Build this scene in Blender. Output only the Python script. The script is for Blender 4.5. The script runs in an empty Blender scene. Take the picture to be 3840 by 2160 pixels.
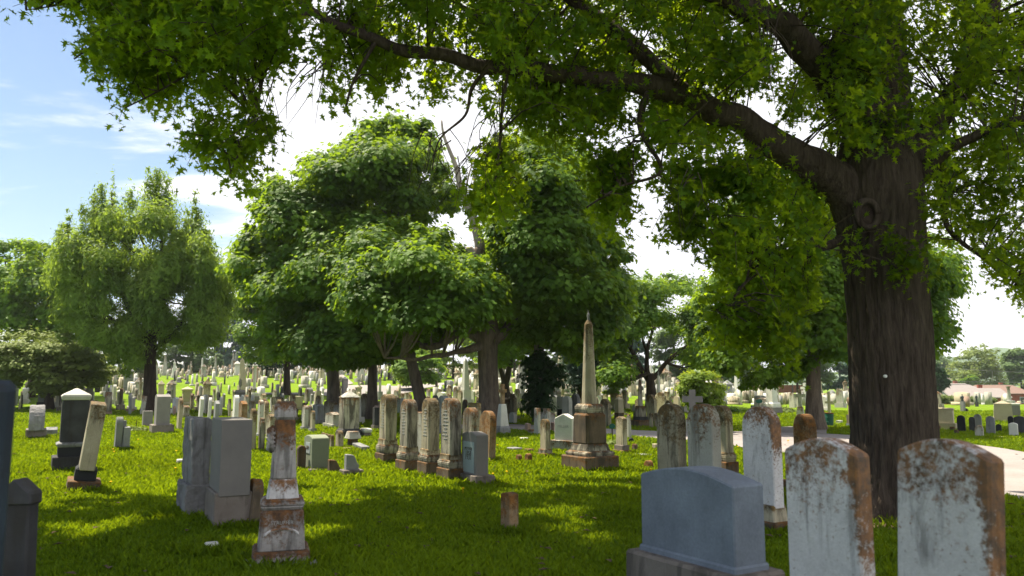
import bpy, bmesh, math, random
import numpy as np
from mathutils import Vector, Matrix, noise as mnoise
R = math.radians
random.seed(7); rng = np.random.default_rng(7)
scene = bpy.context.scene
COL = scene.collection
F = 2987.0; PITCH = R(6.87); EYE = 1.6
cp, sp = math.cos(PITCH), math.sin(PITCH)
THETA = R(60)

# ---------------------------------------------------------------- terrain and sight lines
def sm(t):
    t = max(0.0, min(1.0, t)); return t*t*(3-2*t)
def gz(x, y):
    a = x/max(y, 4.0)
    L = 1 - sm((a-0.10)/0.28)
    up = max(0.0, min(1.0, (y-46)/95.0)); up = 3.7*(up - 0.12*math.sin(2*math.pi*up)/(2*math.pi))
    dn = 2.6*sm((y-55)/95.0)
    b = 0.02*math.sin(x*0.7+1)*math.sin(y*0.5) if y < 45 else 0.0
    return L*up - (1-L)*dn + b
def gz_np(x, y):
    a = x/np.maximum(y, 4.0)
    t = np.clip((a-0.10)/0.28, 0, 1); L = 1 - t*t*(3-2*t)
    up = np.clip((y-46)/95.0, 0, 1); up = 3.7*(up - 0.12*np.sin(2*np.pi*up)/(2*np.pi))
    t = np.clip((y-55)/95.0, 0, 1); dn = 2.6*t*t*(3-2*t)
    b = np.where(y < 45, 0.02*np.sin(x*0.7+1)*np.sin(y*0.5), 0)
    return L*up - (1-L)*dn + b
def ray(px, py):
    cx = (px-1920)/F; cy = -(py-1080)/F
    return cx, cp - sp*cy, sp + cp*cy
def at(px, py, Y):
    dx, dy, dz = ray(px, py)
    k = Y/dy
    return Vector((dx*k, Y, EYE+dz*k))
def ground(px, py):
    dx, dy, dz = ray(px, py)
    Y = 3.0
    while Y < 400:
        k = Y/dy
        if EYE+dz*k <= gz(dx*k, Y):
            lo, hi = Y/1.02, Y
            for _ in range(20):
                m = (lo+hi)/2; k = m/dy
                if EYE+dz*k <= gz(dx*k, m): hi = m
                else: lo = m
            k = hi/dy
            return Vector((dx*k, hi, gz(dx*k, hi)))
        Y *= 1.02
    k = 150/dy
    return Vector((dx*k, 150, gz(dx*k, 150)))
def proj(p):
    x, y, z = p[0], p[1], p[2]-EYE
    c = y*cp + z*sp; u = -y*sp + z*cp
    return 1920+F*x/c, 1080-F*u/c

# ---------------------------------------------------------------- materials
MATS = {}
class NT:
    def __init__(s, name):
        s.m = bpy.data.materials.new(name); s.m.use_nodes = True
        s.t = s.m.node_tree; s.n = s.t.nodes; s.n.clear()
        s.out = s.n.new('ShaderNodeOutputMaterial')
    def new(s, typ, **kw):
        n = s.n.new('ShaderNode'+typ)
        for k, v in kw.items():
            if k.startswith('i_'): n.inputs[int(k[2:])].default_value = v
            elif hasattr(n, k): setattr(n, k, v)
            else: n.inputs[k.replace('_', ' ')].default_value = v
        return n
    def link(s, a, b): s.t.links.new(a, b)
    def mix(s, fac, a, b):
        n = s.n.new('ShaderNodeMix'); n.data_type = 'RGBA'
        for sock, v in ((n.inputs[0], fac), (n.inputs[6], a), (n.inputs[7], b)):
            if isinstance(v, bpy.types.NodeSocket): s.link(v, sock)
            elif isinstance(v, (int, float)): sock.default_value = v
            else: sock.default_value = (*v, 1)
        return n.outputs[2]
    def math(s, op, a, b=0.0, clamp=False):
        n = s.n.new('ShaderNodeMath'); n.operation = op; n.use_clamp = clamp
        for i, v in enumerate((a, b)):
            if isinstance(v, bpy.types.NodeSocket): s.link(v, n.inputs[i])
            else: n.inputs[i].default_value = v
        return n.outputs[0]
    def noise(s, vec, scale, detail=4, rough=0.6, dist=0.0):
        n = s.new('TexNoise'); n.inputs['Scale'].default_value = scale
        n.inputs['Detail'].default_value = detail; n.inputs['Roughness'].default_value = rough
        n.inputs['Distortion'].default_value = dist
        if vec is not None: s.link(vec, n.inputs['Vector'])
        return n.outputs[0]
    def ramp(s, v, lo, hi):
        n = s.n.new('ShaderNodeMapRange'); n.inputs[1].default_value = lo; n.inputs[2].default_value = hi
        s.link(v, n.inputs[0]); return n.outputs[0]
    def bsdf(s, col, rough=0.9, spec=0.2, bump=None, bstr=0.3, bdist=0.01):
        p = s.new('BsdfPrincipled')
        if isinstance(col, bpy.types.NodeSocket): s.link(col, p.inputs['Base Color'])
        else: p.inputs['Base Color'].default_value = (*col, 1)
        p.inputs['Roughness'].default_value = rough; p.inputs['Specular IOR Level'].default_value = spec
        if bump is not None:
            b = s.new('Bump'); b.inputs['Strength'].default_value = bstr; b.inputs['Distance'].default_value = bdist
            s.link(bump, b.inputs['Height']); s.link(b.outputs[0], p.inputs['Normal'])
        return p
    def done(s, shader):
        s.link(shader.outputs[0] if hasattr(shader, 'outputs') else shader, s.out.inputs[0]); return s.m

def scaled(nt, vec, sx, sy, sz):
    n = nt.new('VectorMath', operation='MULTIPLY'); nt.link(vec, n.inputs[0]); n.inputs[1].default_value = (sx, sy, sz)
    return n.outputs[0]

def stone_mat(name, a, b, lichen=0.0, lcol=(0.20, 0.085, 0.018), dark=0.3, dcol=(0.035, 0.032, 0.028), fine=60, top=0.5, bump=0.35, edge=0.0, var=0.25):
    nt = NT(name)
    tc = nt.new('TexCoord'); oi = nt.new('ObjectInfo')
    off = nt.new('VectorMath', operation='SCALE'); off.inputs[0].default_value = (37.1, 11.7, 23.3)
    nt.link(oi.outputs['Random'], off.inputs['Scale'])
    add = nt.new('VectorMath', operation='ADD'); nt.link(tc.outputs['Object'], add.inputs[0]); nt.link(off.outputs[0], add.inputs[1])
    v = add.outputs[0]
    n1 = nt.noise(v, 3.0, 5, 0.6); n2 = nt.noise(v, fine, 3, 0.7)
    col = nt.mix(nt.ramp(n1, 0.3, 0.7), a, b)
    col = nt.mix(nt.math('MULTIPLY', nt.ramp(n2, 0.35, 0.75), 0.35), col, tuple(c*0.45 for c in a))
    # runs of dark weathering
    st = nt.noise(scaled(nt, v, 7, 7, 1.1), 1.0, 5, 0.65, 0.6)
    sep = nt.new('SeparateXYZ'); nt.link(tc.outputs['Generated'], sep.inputs[0]); gzz = sep.outputs[2]
    g2 = nt.math('ADD', st, nt.math('MULTIPLY', nt.math('ABSOLUTE', nt.math('SUBTRACT', gzz, 0.4)), 0.16))
    dm = nt.ramp(g2, 0.62-0.20*dark, 0.74-0.16*dark)
    col = nt.mix(nt.math('MULTIPLY', dm, min(1, 0.35+dark*0.6) if dark > .25 else dark*1.2), col, dcol)
    if lichen > 0 or edge:
        ln = nt.noise(v, 5.0, 9, 0.72, 0.3)
        ln2 = nt.noise(v, 34.0, 3, 0.7)
        l = nt.math('ADD', ln, nt.math('MULTIPLY', nt.math('SUBTRACT', gzz, 0.5), top))
        l = nt.math('ADD', l, nt.math('MULTIPLY', nt.math('SUBTRACT', ln2, 0.5), 1.0 if edge else 0.6))
        if edge: l = nt.math('ADD', l, nt.math('MULTIPLY', nt.ramp(sep.outputs[0], 0.86, 1.0), edge))
        lm = nt.ramp(l, 0.64-0.26*lichen, (0.92 if edge else 0.80)-0.22*lichen)
        lc = nt.mix(nt.ramp(nt.noise(v, 11, 5, 0.7), 0.38, 0.62), lcol, (lcol[0]*.30, lcol[1]*.38, lcol[2]*.7))
        if edge:
            sp = nt.math('MULTIPLY', nt.ramp(nt.noise(v, 40, 3, 0.6), 0.60, 0.68), nt.ramp(nt.noise(v, 4, 3, 0.6), 0.42, 0.62)); lm = nt.math('MAXIMUM', lm, nt.math('MULTIPLY', sp, 0.8))
        col = nt.mix(nt.math('MULTIPLY', lm, 0.92), col, lc)
    hsv = nt.new('HueSaturation'); nt.link(col, hsv.inputs['Color'])
    nt.link(nt.math('ADD', nt.math('MULTIPLY', oi.outputs['Random'], var), 1-var*0.6), hsv.inputs['Value'])
    hh = nt.math('ADD', n1, nt.math('MULTIPLY', n2, 0.5))
    p = nt.bsdf(hsv.outputs[0], 0.88, 0.25, hh, bump, 0.012)
    MATS[name] = nt.done(p)

stone_mat('marble', (0.46, 0.45, 0.40), (0.34, 0.33, 0.29), lichen=0.10, dark=0.35)
stone_mat('marble_stained', (0.48, 0.43, 0.32), (0.33, 0.29, 0.20), lichen=0.30, lcol=(0.17, 0.10, 0.03), dark=0.55, dcol=(0.04, 0.034, 0.028))
stone_mat('marble_lichen', (0.66, 0.64, 0.65), (0.52, 0.50, 0.51), lichen=-0.50, lcol=(0.23, 0.095, 0.022), dark=0.3, top=1.05, fine=45, bump=0.6, edge=.40)
stone_mat('marble_rust', (0.40, 0.38, 0.37), (0.28, 0.26, 0.25), lichen=0.62, lcol=(0.19, 0.078, 0.02), dark=0.5, top=0.35, fine=40, bump=0.8)
stone_mat('brown_stone', (0.17, 0.125, 0.085), (0.10, 0.08, 0.058), lichen=0.02, dark=0.45, bump=0.5)
stone_mat('ochre_stone', (0.26, 0.17, 0.08), (0.33, 0.25, 0.17), lichen=0.7, lcol=(0.24, 0.10, 0.02), dark=0.4, top=0.3)
stone_mat('granite', (0.225, 0.21, 0.20), (0.18, 0.17, 0.165), dark=0.05, fine=150, bump=0.2)
stone_mat('granite_base', (0.24, 0.21, 0.19), (0.17, 0.14, 0.12), dark=0.3, fine=90, bump=0.5)
stone_mat('blue_granite', (0.21, 0.245, 0.30), (0.13, 0.15, 0.19), dark=0.10, fine=48, bump=0.3, var=0.02)
stone_mat('rough_granite', (0.24, 0.24, 0.25), (0.14, 0.135, 0.135), dark=0.35, fine=25, bump=1.0)
stone_mat('green_granite', (0.27, 0.30, 0.22), (0.22, 0.25, 0.18), dark=0.05, fine=120, bump=0.2)
stone_mat('dark_stone', (0.070, 0.070, 0.076), (0.035, 0.035, 0.04), dark=0.5, fine=60)
stone_mat('navy_stone', (0.035, 0.05, 0.07), (0.02, 0.028, 0.04), dark=0.3, fine=60)
stone_mat('black_granite', (0.03, 0.032, 0.036), (0.022, 0.023, 0.026), dark=0.1, fine=120, bump=0.1)
stone_mat('soot_marble', (0.42, 0.39, 0.31), (0.27, 0.245, 0.195), lichen=0.1, dark=0.8, dcol=(0.03, 0.026, 0.024))
stone_mat('tan_stone', (0.46, 0.41, 0.30), (0.38, 0.33, 0.23), dark=0.12)
stone_mat('white_marble', (0.62, 0.61, 0.57), (0.52, 0.51, 0.47), dark=0.15)
stone_mat('grey_stone', (0.27, 0.275, 0.28), (0.20, 0.205, 0.21), dark=0.3)
stone_mat('pink_stone', (0.36, 0.25, 0.20), (0.27, 0.19, 0.15), dark=0.25)
stone_mat('pale_panel', (0.36, 0.42, 0.44), (0.30, 0.35, 0.37), dark=0.05, fine=120, bump=0.1)

def simple_mat(name, col, rough=0.7, spec=0.3, metal=0.0, ns=8, amt=0.25):
    nt = NT(name); tc = nt.new('TexCoord')
    n = nt.noise(tc.outputs['Object'], ns, 4)
    c = nt.mix(nt.math('MULTIPLY', nt.ramp(n, 0.3, 0.7), amt), col, tuple(x*0.4 for x in col))
    p = nt.bsdf(c, rough, spec, n, 0.15); p.inputs['Metallic'].default_value = metal
    MATS[name] = nt.done(p)
simple_mat('engraving', (0.12, 0.115, 0.10), 0.95, 0.1)
simple_mat('engraving_pale', (0.36, 0.36, 0.35), 0.95, 0.1)
simple_mat('green_paint', (0.005, 0.085, 0.07), 0.5, 0.4)
simple_mat('rust_metal', (0.14, 0.05, 0.025), 0.8, 0.2)
simple_mat('dark_metal', (0.03, 0.03, 0.03), 0.5, 0.4)
simple_mat('bronze', (0.035, 0.045, 0.05), 0.5, 0.4)
simple_mat('cable', (0.16, 0.16, 0.16), 0.6, 0.2)
simple_mat('pale_wood', (0.45, 0.43, 0.38), 0.8, 0.2)
simple_mat('pale_roof', (0.23, 0.205, 0.20), 0.9, 0.1, ns=2, amt=0.15)
simple_mat('brown_roof', (0.20, 0.135, 0.115), 0.9, 0.1, ns=2, amt=0.2)
simple_mat('white_siding', (0.42, 0.44, 0.49), 0.7, 0.2, ns=2, amt=0.05)
simple_mat('red_brick', (0.25, 0.07, 0.045), 0.9, 0.1, ns=6, amt=0.3)
simple_mat('window_glass', (0.03, 0.04, 0.05), 0.15, 0.5)
simple_mat('paint_dot', (0.75, 0.75, 0.72), 0.6, 0.2)
simple_mat('flower_yellow', (0.8, 0.5, 0.01), 0.8, 0.1)
simple_mat('flower_orange', (0.7, 0.22, 0.02), 0.8, 0.1)
simple_mat('dirt', (0.10, 0.07, 0.045), 0.95, 0.1, ns=20)
simple_mat('car_paint', (0.02, 0.02, 0.025), 0.3, 0.5)

def bark_mat(name, a, b, sx=9, sz=1.6, bs=1.0, bd=0.03):
    nt = NT(name); tc = nt.new('TexCoord')
    v = scaled(nt, tc.outputs['Object'], sx, sx, sz)
    n = nt.noise(v, 1.0, 7, 0.65, 0.5); n3 = nt.noise(scaled(nt, tc.outputs['Object'], sx*3, sx*3, sz*2.2), 1.0, 5, 0.7, 0.4)
    n2 = nt.noise(tc.outputs['Object'], 1.3, 3)
    f = nt.ramp(nt.math('ADD', nt.math('MULTIPLY', n, 0.6), nt.math('MULTIPLY', n3, 0.4)), 0.36, 0.62)
    c = nt.mix(f, b, a); c = nt.mix(nt.math('MULTIPLY', nt.ramp(n2, 0.45, 0.75), 0.4), c, tuple(x*0.55 for x in a))
    h = nt.math('ADD', n, nt.math('MULTIPLY', n3, 0.5))
    MATS[name] = nt.done(nt.bsdf(c, 0.95, 0.12, h, bs, bd))
bark_mat('bark_near', (0.098, 0.076, 0.061), (0.026, 0.019, 0.015), 15, 2.2, 1.0, 0.03)
bark_mat('bark', (0.20, 0.16, 0.13), (0.07, 0.055, 0.045), 6, 1.2, 1.0, 0.06)
bark_mat('bark_dark', (0.075, 0.055, 0.045), (0.025, 0.018, 0.015), 6, 1.2, 1.0, 0.06)
bark_mat('bark_dead', (0.40, 0.35, 0.30), (0.20, 0.16, 0.13), 8, 2, 0.6, 0.03)

def leaf_mat(name, c0, c1, trans=0.45, tcol=(0.35, 0.48, 0.03)):
    nt = NT(name)
    at_ = nt.new('Attribute'); at_.attribute_name = 'tint'
    col = nt.mix(at_.outputs['Fac'], c0, c1)
    p = nt.bsdf(col, 0.6, 0.14)
    tr = nt.new('BsdfTranslucent')
    nt.link(nt.mix(at_.outputs['Fac'], tuple(x*0.6 for x in tcol), tcol), tr.inputs['Color'])
    ms = nt.new('MixShader'); ms.inputs[0].default_value = trans
    nt.link(p.outputs[0], ms.inputs[1]); nt.link(tr.outputs[0], ms.inputs[2])
    MATS[name] = nt.done(ms)
leaf_mat('leaf_near', (0.014, 0.046, 0.006), (0.055, 0.115, 0.010), 0.52, (0.56, 0.76, 0.015))
leaf_mat('leaf_maple', (0.026, 0.075, 0.010), (0.115, 0.205, 0.022), 0.40, (0.38, 0.56, 0.02))
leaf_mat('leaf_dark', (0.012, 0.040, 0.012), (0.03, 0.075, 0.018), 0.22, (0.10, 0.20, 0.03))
leaf_mat('leaf_feather', (0.050, 0.110, 0.018), (0.16, 0.24, 0.04), 0.42, (0.42, 0.58, 0.05))
leaf_mat('leaf_lime', (0.10, 0.17, 0.014), (0.20, 0.28, 0.022), 0.45, (0.48, 0.58, 0.035))
leaf_mat('leaf_shrub', (0.09, 0.135, 0.03), (0.19, 0.235, 0.06), 0.3, (0.3, 0.38, 0.06))
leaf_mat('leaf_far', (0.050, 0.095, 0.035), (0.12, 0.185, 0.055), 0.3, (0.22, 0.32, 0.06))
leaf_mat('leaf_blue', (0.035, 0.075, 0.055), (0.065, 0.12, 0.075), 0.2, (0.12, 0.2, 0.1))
leaf_mat('leaf_purple', (0.02, 0.012, 0.02), (0.035, 0.02, 0.03), 0.2, (0.06, 0.02, 0.03))
leaf_mat('grass_blade', (0.040, 0.095, 0.005), (0.150, 0.235, 0.010), 0.42, (0.36, 0.47, 0.008))

def grass_ground():
    nt = NT('lawn'); tc = nt.new('TexCoord'); v = tc.outputs['Object']
    n1 = nt.noise(v, 0.35, 5, 0.6); n2 = nt.noise(v, 7, 6, 0.75); n3 = nt.noise(v, 45, 4, 0.7)
    c = nt.mix(nt.ramp(n1, 0.3, 0.7), (0.095, 0.170, 0.008), (0.175, 0.26, 0.012))
    c = nt.mix(nt.math('MULTIPLY', nt.ramp(n2, 0.4, 0.75), 0.55), c, (0.055, 0.10, 0.006))
    c = nt.mix(nt.math('MULTIPLY', nt.ramp(n3, 0.55, 0.8), 0.35), c, (0.26, 0.32, 0.04))
    h = nt.math('ADD', nt.math('MULTIPLY', n3, 0.6), n2)
    MATS['lawn'] = nt.done(nt.bsdf(c, 0.95, 0.05, h, 0.8, 0.08))
grass_ground()
def road_mat():
    nt = NT('asphalt'); tc = nt.new('TexCoord'); v = tc.outputs['Object']
    n1 = nt.noise(v, 0.8, 5, 0.6); n2 = nt.noise(v, 60, 4, 0.8)
    c = nt.mix(nt.ramp(n1, 0.3, 0.7), (0.29, 0.26, 0.255), (0.22, 0.20, 0.195))
    c = nt.mix(nt.math('MULTIPLY', nt.ramp(n2, 0.4, 0.7), 0.4), c, (0.20, 0.18, 0.175))
    cr = nt.noise(v, 2.2, 3, 0.5, 2.0)
    c = nt.mix(nt.math('MULTIPLY', nt.math('SUBTRACT', 1.0, nt.ramp(nt.math('ABSOLUTE', nt.math('SUBTRACT', cr, 0.5)), 0.0, 0.012)), 0.5), c, (0.13, 0.12, 0.11))
    MATS['asphalt'] = nt.done(nt.bsdf(c, 0.95, 0.1, n2, 0.4, 0.01))
road_mat()
def hill_mat():
    nt = NT('hill'); tc = nt.new('TexCoord')
    n = nt.noise(tc.outputs['Object'], 0.02, 6, 0.7)
    MATS['hill'] = nt.done(nt.bsdf(nt.mix(n, (0.04, 0.085, 0.04), (0.085, 0.13, 0.05)), 1.0, 0.0))
hill_mat()

# ---------------------------------------------------------------- mesh helpers
def mesh_from_np(name, V, Fc, sizes, mat, tint=None, smooth=False):
    me = bpy.data.meshes.new(name)
    V = np.ascontiguousarray(V, dtype=np.float32); Fc = np.ascontiguousarray(Fc, dtype=np.int32)
    me.vertices.add(len(V)); me.vertices.foreach_set('co', V.ravel())
    me.loops.add(len(Fc)); me.loops.foreach_set('vertex_index', Fc)
    st = np.concatenate(([0], np.cumsum(sizes)[:-1])).astype(np.int32)
    me.polygons.add(len(sizes)); me.polygons.foreach_set('loop_start', st)
    me.polygons.foreach_set('loop_total', np.asarray(sizes, dtype=np.int32))
    if smooth: me.polygons.foreach_set('use_smooth', np.ones(len(sizes), dtype=bool))
    me.update(calc_edges=True)
    if tint is not None:
        a = me.attributes.new('tint', 'FLOAT', 'FACE'); a.data.foreach_set('value', np.asarray(tint, dtype=np.float32))
    if mat: me.materials.append(MATS[mat])
    return me
def link(name, me, parent=None):
    o = bpy.data.objects.new(name, me); COL.objects.link(o)
    if parent is not None: o.parent = parent
    return o
def tag(o, label=None, cat=None, group=None, kind=None):
    if label: o['label'] = label
    if cat: o['category'] = cat
    if group: o['group'] = group
    if kind: o['kind'] = kind
    return o
def empty(name, loc, rz=0.0):
    o = bpy.data.objects.new(name, None); COL.objects.link(o); o.location = loc; o.rotation_euler = (0, 0, rz)
    o.empty_display_size = 0.1
    return o

class G:
    def __init__(s): s.v = []; s.f = []
    def add(s, vs, fs):
        b = len(s.v); s.v += [tuple(v) for v in vs]; s.f += [tuple(b+i for i in f) for f in fs]; return s
    def prism(s, pts, t, z0=0.0, tb=None):
        n = len(pts)
        vs = [(x, -t/2, z+z0) for x, z in pts] + [(x, t/2, z+z0) for x, z in pts]
        return s.add(vs, [tuple(range(n)), tuple(range(2*n-1, n-1, -1))] + [(i, i+n, (i+1) % n+n, (i+1) % n) for i in range(n)])
    def frust(s, w0, d0, w1, d1, z0, z1, cx=0, cy=0):
        a = [(-w0/2+cx, -d0/2+cy, z0), (w0/2+cx, -d0/2+cy, z0), (w0/2+cx, d0/2+cy, z0), (-w0/2+cx, d0/2+cy, z0)]
        b = [(-w1/2+cx, -d1/2+cy, z1), (w1/2+cx, -d1/2+cy, z1), (w1/2+cx, d1/2+cy, z1), (-w1/2+cx, d1/2+cy, z1)]
        return s.add(a+b, [(3, 2, 1, 0), (4, 5, 6, 7), (0, 1, 5, 4), (1, 2, 6, 5), (2, 3, 7, 6), (3, 0, 4, 7)])
    def lathe(s, prof, n=16, cx=0, cy=0, ph=0.0):
        vs = []
        for r, z in prof:
            vs += [(cx+r*math.cos(ph+2*math.pi*i/n), cy+r*math.sin(ph+2*math.pi*i/n), z) for i in range(n)]
        fs = [(j*n+i, j*n+(i+1) % n, (j+1)*n+(i+1) % n, (j+1)*n+i) for j in range(len(prof)-1) for i in range(n)]
        fs += [tuple(range(n-1, -1, -1)), tuple((len(prof)-1)*n+i for i in range(n))]
        return s.add(vs, fs)
    def tube(s, pts, radii, n=8):
        pts = [Vector(p) for p in pts]; k = len(pts); up = None; vs = []
        for i, p in enumerate(pts):
            d = (pts[min(i+1, k-1)]-pts[max(i-1, 0)])
            if d.length < 1e-6: d = Vector((0, 0, 1))
            d.normalize()
            if up is None: up = d.orthogonal().normalized()
            up = (up - d*up.dot(d)); up = up.normalized() if up.length > 1e-4 else d.orthogonal().normalized()
            w = d.cross(up)
            vs += [p + (up*math.cos(2*math.pi*j/n) + w*math.sin(2*math.pi*j/n))*radii[i] for j in range(n)]
        fs = [(a*n+i, a*n+(i+1) % n, (a+1)*n+(i+1) % n, (a+1)*n+i) for a in range(k-1) for i in range(n)]
        fs += [tuple(range(n-1, -1, -1)), tuple((k-1)*n+i for i in range(n))]
        return s.add(vs, fs)
    def mesh(s, name, mat, bevel=0.0, rough=0.0, smooth=False, seg=1):
        me = bpy.data.meshes.new(name); me.from_pydata(s.v, [], s.f)
        bm = bmesh.new(); bm.from_mesh(me)
        bmesh.ops.recalc_face_normals(bm, faces=bm.faces)
        if bevel > 0:
            es = [e for e in bm.edges if len(e.link_faces) == 2 and e.calc_face_angle(0) > R(28)]
            try: bmesh.ops.bevel(bm, geom=es, offset=bevel, segments=seg, affect='EDGES', clamp_overlap=True)
            except Exception: pass
        if rough > 0:
            bmesh.ops.triangulate(bm, faces=bm.faces)
            for _ in range(4):
                L = [e for e in bm.edges if e.calc_length() > 0.045]
                if not L or len(bm.verts) > 9000: break
                bmesh.ops.subdivide_edges(bm, edges=L, cuts=1); bmesh.ops.triangulate(bm, faces=bm.faces)
            for v in bm.verts:
                q = v.co*7; n = Vector((mnoise.noise(q), mnoise.noise(q+Vector((9, 3, 1))), mnoise.noise(q+Vector((2, 7, 5)))))
                q = v.co*19; n += 0.5*Vector((mnoise.noise(q), mnoise.noise(q+Vector((9, 3, 1))), mnoise.noise(q+Vector((2, 7, 5)))))
                v.co += n*rough
        bm.to_mesh(me); bm.free()
        if smooth: me.polygons.foreach_set('use_smooth', [True]*len(me.polygons))
        me.materials.append(MATS[mat]); me.update()
        return me
    def build(s, name, mat, parent=None, **kw): return link(name, s.mesh(name, mat, **kw), parent)

def profile(kind, W, H, n=14):
    h = W/2
    if kind == 'flat': return [(-h, 0), (h, 0), (h, H), (-h, H)]
    if kind == 'round':
        c = H-h; return [(-h, 0), (h, 0)] + [(h*math.cos(math.pi*i/n), c+h*math.sin(math.pi*i/n)) for i in range(n+1)]
    if kind == 'seg':
        r = W*0.16; return [(-h, 0), (h, 0)] + [(h-W*i/n, H-r+r*math.sin(math.pi*i/n)) for i in range(n+1)]
    if kind == 'lowarc':
        r = W*0.085; return [(-h, 0), (h, 0)] + [(h-W*i/n, H-r+r*math.sin(math.pi*i/n)) for i in range(n+1)]
    if kind == 'gothic':
        r = W*0.75; pts = []
        for i in range(n//2+1):
            t = i/(n//2); pts.append((h*(1-t**1.6), H-r+r*math.sin(t*math.pi/2)**1.0))
        return [(-h, 0), (h, 0)] + pts + [(-x, z) for x, z in pts[-2::-1]]
    if kind == 'gable': return [(-h, 0), (h, 0), (h, H-W*0.22), (0, H), (-h, H-W*0.22)]
    if kind == 'peak': return [(-h, 0), (h, 0), (h, H-W*0.42), (h*.8, H-W*.36), (0, H), (-h*.8, H-W*.36), (-h, H-W*0.42)]
    if kind == 'shoulder':
        r = W*0.30; return [(-h, 0), (h, 0), (h, H-r-0.02), (r*1.0, H-r-0.02)] + [(r*math.cos(math.pi*i/n), H-r+r*math.sin(math.pi*i/n)) for i in range(n+1)] + [(-r*1.0, H-r-0.02), (-h, H-r-0.02)]
    if kind == 'serp':
        a = W*0.09; return [(-h, 0), (h, 0)] + [(h-W*i/n, H-a*1.2+a*(0.2+0.5*(1-math.cos(2*math.pi*i/n)))) for i in range(n+1)]
    if kind == 'scroll': return [(-h, 0), (h, 0), (h, H*0.40), (h*0.75, H*0.48), (h*0.5, H*0.7), (h*0.3, H*0.88), (0, H*0.96), (-h, H)]
    if kind == 'broken': return [(-h, 0), (h, 0), (h, H*0.82), (h*0.3, H*0.9), (-h*0.2, H*0.86), (-h, H)]
    if kind == 'cross':
        a = W*0.15; z = H*0.60; z2 = H*0.60+W*0.30
        return [(-a, 0), (a, 0), (a, z), (h, z), (h, z2), (a, z2), (a, H), (-a, H), (-a, z2), (-h, z2), (-h, z), (-a, z)]
def draped(g, H, W):   # a standing draped figure of height H
    g.lathe([(W*.50, 0), (W*.46, H*.12), (W*.38, H*.35), (W*.33, H*.52), (W*.40, H*.66), (W*.42, H*.76), (W*.30, H*.81), (W*.11, H*.835), (W*.13, H*.87), (W*.17, H*.92), (W*.14, H*.97), (W*.05, H)], 12)
    g.tube([(W*.36, 0, H*.77), (W*.50, -W*.12, H*.60), (W*.18, -W*.42, H*.56)], [W*.12, W*.11, W*.07], 6)
    g.tube([(-W*.36, 0, H*.77), (-W*.52, -W*.05, H*.62), (-W*.40, -W*.25, H*.48)], [W*.12, W*.11, W*.07], 6)
def urnp(W, H): return [(W*.28, 0), (W*.30, H*.06), (W*.10, H*.16), (W*.14, H*.24), (W*.42, H*.46), (W*.50, H*.62), (W*.40, H*.74), (W*.46, H*.78), (W*.22, H*.88), (W*.08, H*.95), (W*.03, H)]

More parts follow.
